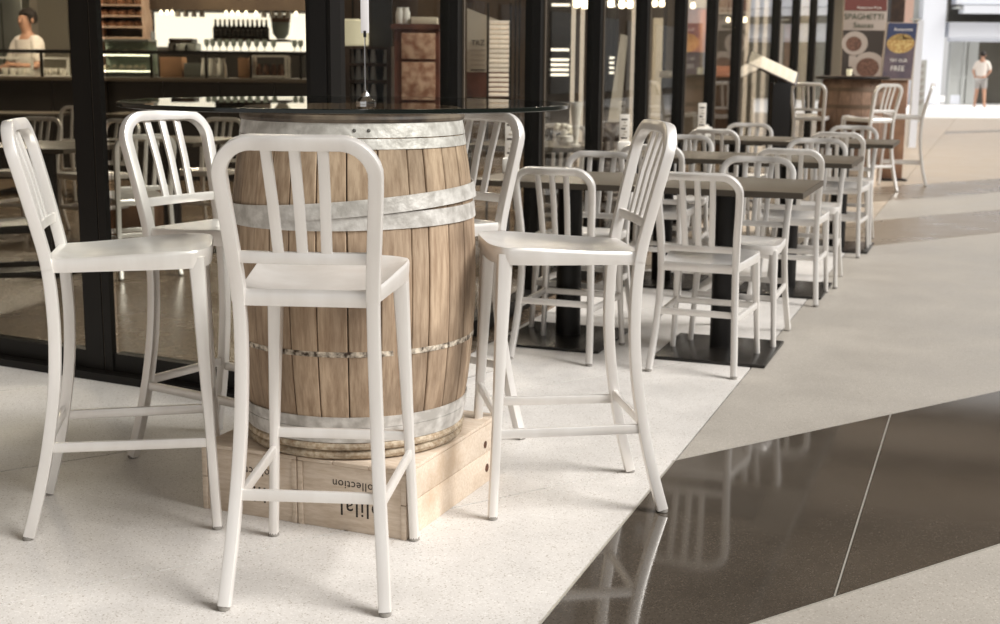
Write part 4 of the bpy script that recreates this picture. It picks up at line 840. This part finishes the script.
# menu posters on stands
def poster(px0, px1, py0, py1, y, lean, lab):
    a, c = at(px0, py1, y), at(px1, py1, y); w = c.x - a.x; h = at(px0, py0, y).z - a.z
    r = empty('menu_poster', ((a.x + c.x) / 2, y, .0)); tag(r, lab, 'poster'); zb = a.z
    t = Vector((math.sin(lean), .06, 1)).normalized(); o = Vector((0, 0, zb)); X_ = Vector((1, 0, 0)); ax = (X_, X_.cross(t) * -1, t)
    MB().cbox(o + t * h / 2 + Vector((0, .016, 0)), (w, .03, h), .003, ax).build('board', 'poster_grey', r)
    B('stand', (-w * .40, .02, .02), (w * .40, .10, zb + .02), 'wood_mid', r, .004)
    B('foot', (-w * .45, -.12, 0), (w * .45, .2, .02), 'black_metal', r)
    def at_(fx, fy, lift=.0): return o + X_ * (fx - .5) * w + t * h * (1 - fy) + Vector((0, -.0015 - lift, 0))
    def rect(n, x0, y0, x1, y1, m, lift=.0): c_ = at_((x0 + x1) / 2, (y0 + y1) / 2, lift); MB().box(c_, (w * (x1 - x0), .002, h * (y1 - y0)), ax).build(n, m, r, 0)
    def disc(n, x, y_, rx, ry, m, lift=.001):
        c_ = at_(x, y_, lift); vs = [c_ + X_ * rx * w * math.cos(2 * PI * k / 28) + t * ry * w * math.sin(2 * PI * k / 28) for k in range(28)]
        MB().add(vs + [v + Vector((0, .002, 0)) for v in vs], [tuple(range(28)), tuple(range(55, 27, -1))] + [(k, (k + 1) % 28, 28 + (k + 1) % 28, 28 + k) for k in range(28)]).build(n, m, r, 0)
    def word(s, x, y_, size, m, lift=.002, sx=1.0): text(s, size, m, frame_mat(at_(x, y_, lift), X_, t), r, 'lettering', .0004, 1.0, sx)
    return rect, disc, word
rect, disc, word = poster(841, 884.5, -36, 78, 14.9, 0.0, 'tall menu poster with red header and two bowls of food')
rect('header', .02, .02, .98, .40, 'print_red'); word('NINI', .5, .25, .20, 'paper', .003); word('Restaurant-Pizza', .58, .375, .040, 'paper', .003)
word('SPAGHETTI', .47, .455, .088, 'print_green'); word('Sauces', .47, .53, .085, 'print_green'); rect('photo_print', .0, .575, 1.0, 1.0, 'print_dark')
disc('plate', .28, .69, .30, .27, 'poster_grey', .002); disc('food', .26, .695, .18, .165, 'food_brown', .003); disc('plate', .62, .90, .38, .34, 'poster_grey', .0025); disc('food', .60, .905, .26, .22, 'food_brown', .0035); rect('cup_print', .16, .80, .32, .90, 'poster_grey', .0015)
rect, disc, word = poster(880, 912, 22, 80, 14.5, .07, 'smaller tilted poster with blue header and a yellow dish')
rect('print_area', .06, .01, .96, .97, 'poster_mauve'); rect('header', .06, .01, .96, .30, 'print_navy', .001); disc('dish', .51, .36, .43, .30, 'food_yellow', .002); word('Restaurant', .55, .12, .046, 'paper'); word('TRY OUR', .50, .66, .050, 'paper', .002, .9); word('FREE', .50, .80, .075, 'paper', .002)
# lectern with a slanted menu
lc = empty('menu_lectern', (at(780, 110, 13.1).x, 13.1, 0)); tag(lc, 'black menu lectern with slanted cream page beside the far window', 'lectern')
B('post', (-.09, -.06, .03), (.09, .08, 1.06), 'black_metal', lc, .006); B('base', (-.22, -.2, 0), (.22, .22, .03), 'black_metal', lc, .004)
bc_ = at(773, 67.5, 13.1) - lc.location; sl = math.radians(-24); xx = Vector((math.cos(sl), 0, math.sin(sl))); zz = Vector((-math.sin(sl), 0, math.cos(sl))); nn = Vector((0, -.75, 0)) + zz * .66; nn.normalize(); yy = nn.cross(xx); 
MB().cbox(bc_ + nn * -.012, (.54, .17, .024), .004, (xx, yy, nn)).build('desk', 'wood_dark', lc); MB().cbox(bc_ + nn * .003, (.50, .15, .004), .001, (xx, yy, nn)).build('page', 'cream', lc)
for k in range(4):
    for j in range(6): MB().box(bc_ + nn * .0056 + xx * (-.19 + .075 * j) + yy * (-.05 + .032 * k), (.055, .008, .001), (xx, yy, nn)).build('print', 'poster_grey', lc, 0)
B('neck', (-.05, -.04, 1.06), (.05, .06, bc_.z - .10), 'black_metal', lc)

# ------------------------------------------------------------------ white building across the bright paving
FY = 44.5
def far(name, px0, px1, py0, py1, y, d, m, parent=None, b=0): return PXB(name, px0, px1, py0, py1, y, d, m, parent, b)
fb = empty('wall_far'); struct(fb, 'white building across the sunlit paving')
far('pillar', 926, 949, -160, 104, FY, 1.2, 'far_white', fb); far('lintel', 949, 1160, 23, 38, FY + .1, 1.0, 'far_white', fb); far('upper_band', 905, 926, 23, 34, FY + .2, .8, 'far_white', fb)
far('panel', 906, 926, -160, 23, FY + .5, .3, 'far_grey', fb); far('panel', 906, 926, 35, 104, FY + .5, .3, 'far_white', fb); far('upper_wall', 949, 1160, -160, -20, FY + .1, 1.0, 'far_white', fb)
far('back_glass', 949, 1160, 38, 104, FY + 2.2, .2, 'far_glass', fb); far('upper_glass', 949, 1160, -20, 23, FY + 1.2, .2, 'far_glass', fb)
for px in (950.5, 964, 1016): far('door_post', px - 1.6, px + 1.6, 41, 104, FY + .9, .15, 'far_grey', fb)
far('door_rail', 949, 966, 75.5, 79, FY + .92, .1, 'far_grey', fb); far('door_head', 949, 1160, 38, 42.5, FY + .85, .2, 'far_white', fb); far('door_kick', 950, 963, 95, 104, FY + .92, .1, 'far_white', fb); far('door_pane', 951, 963, 42, 96, FY + .95, .04, 'far_grey', fb); far('door_pane', 967, 977, 42, 104, FY + 1.0, .04, 'far_grey', fb)
far('awning_box', 957, 1160, -12, 5, FY - .1, .5, 'far_white', fb); far('awning_box', 964, 1160, 6, 14, FY - .3, .5, 'far_white', fb); far('awning_arm', 956, 963, 6.5, 8.5, FY - .2, .4, 'far_grey', fb)
far('side_wall', 820, 906, -160, 104, FY + 2, .4, 'far_white', fb)
pc = far('pillar_pink', 880, 916, -160, 107, 26.0, .8, 'pink_wall'); struct(pc, 'pale pink pillar behind the posters'); bp_ = far('post_dark', 893, 907, -160, 110, 25.0, .3, 'wood_dark'); struct(bp_, 'dark brown post in front of the pink pillar')
wp = far('white_banner_post', 913, 920, 20, 147.5, 20.0, .1, 'far_white'); tag(wp, 'narrow white post right of the tilted poster', 'post'); B('cap', (at(912.5, 20, 20).x, 19.98, at(915, 20, 20).z), (at(920.5, 20, 20).x, 20.12, at(915, 18.5, 20).z), 'far_grey', wp)
wp.location.z = 0
hb = far('bar_rail', 915, 925, 60, 122, 30, .2, 'far_grey'); tag(hb, 'grey grille beside the white building pillar', 'grille')
for k in range(6): far('slat', 916, 924, 64 + k * 7, 67 + k * 7, 29.95, .05, 'shorts_grey', hb)
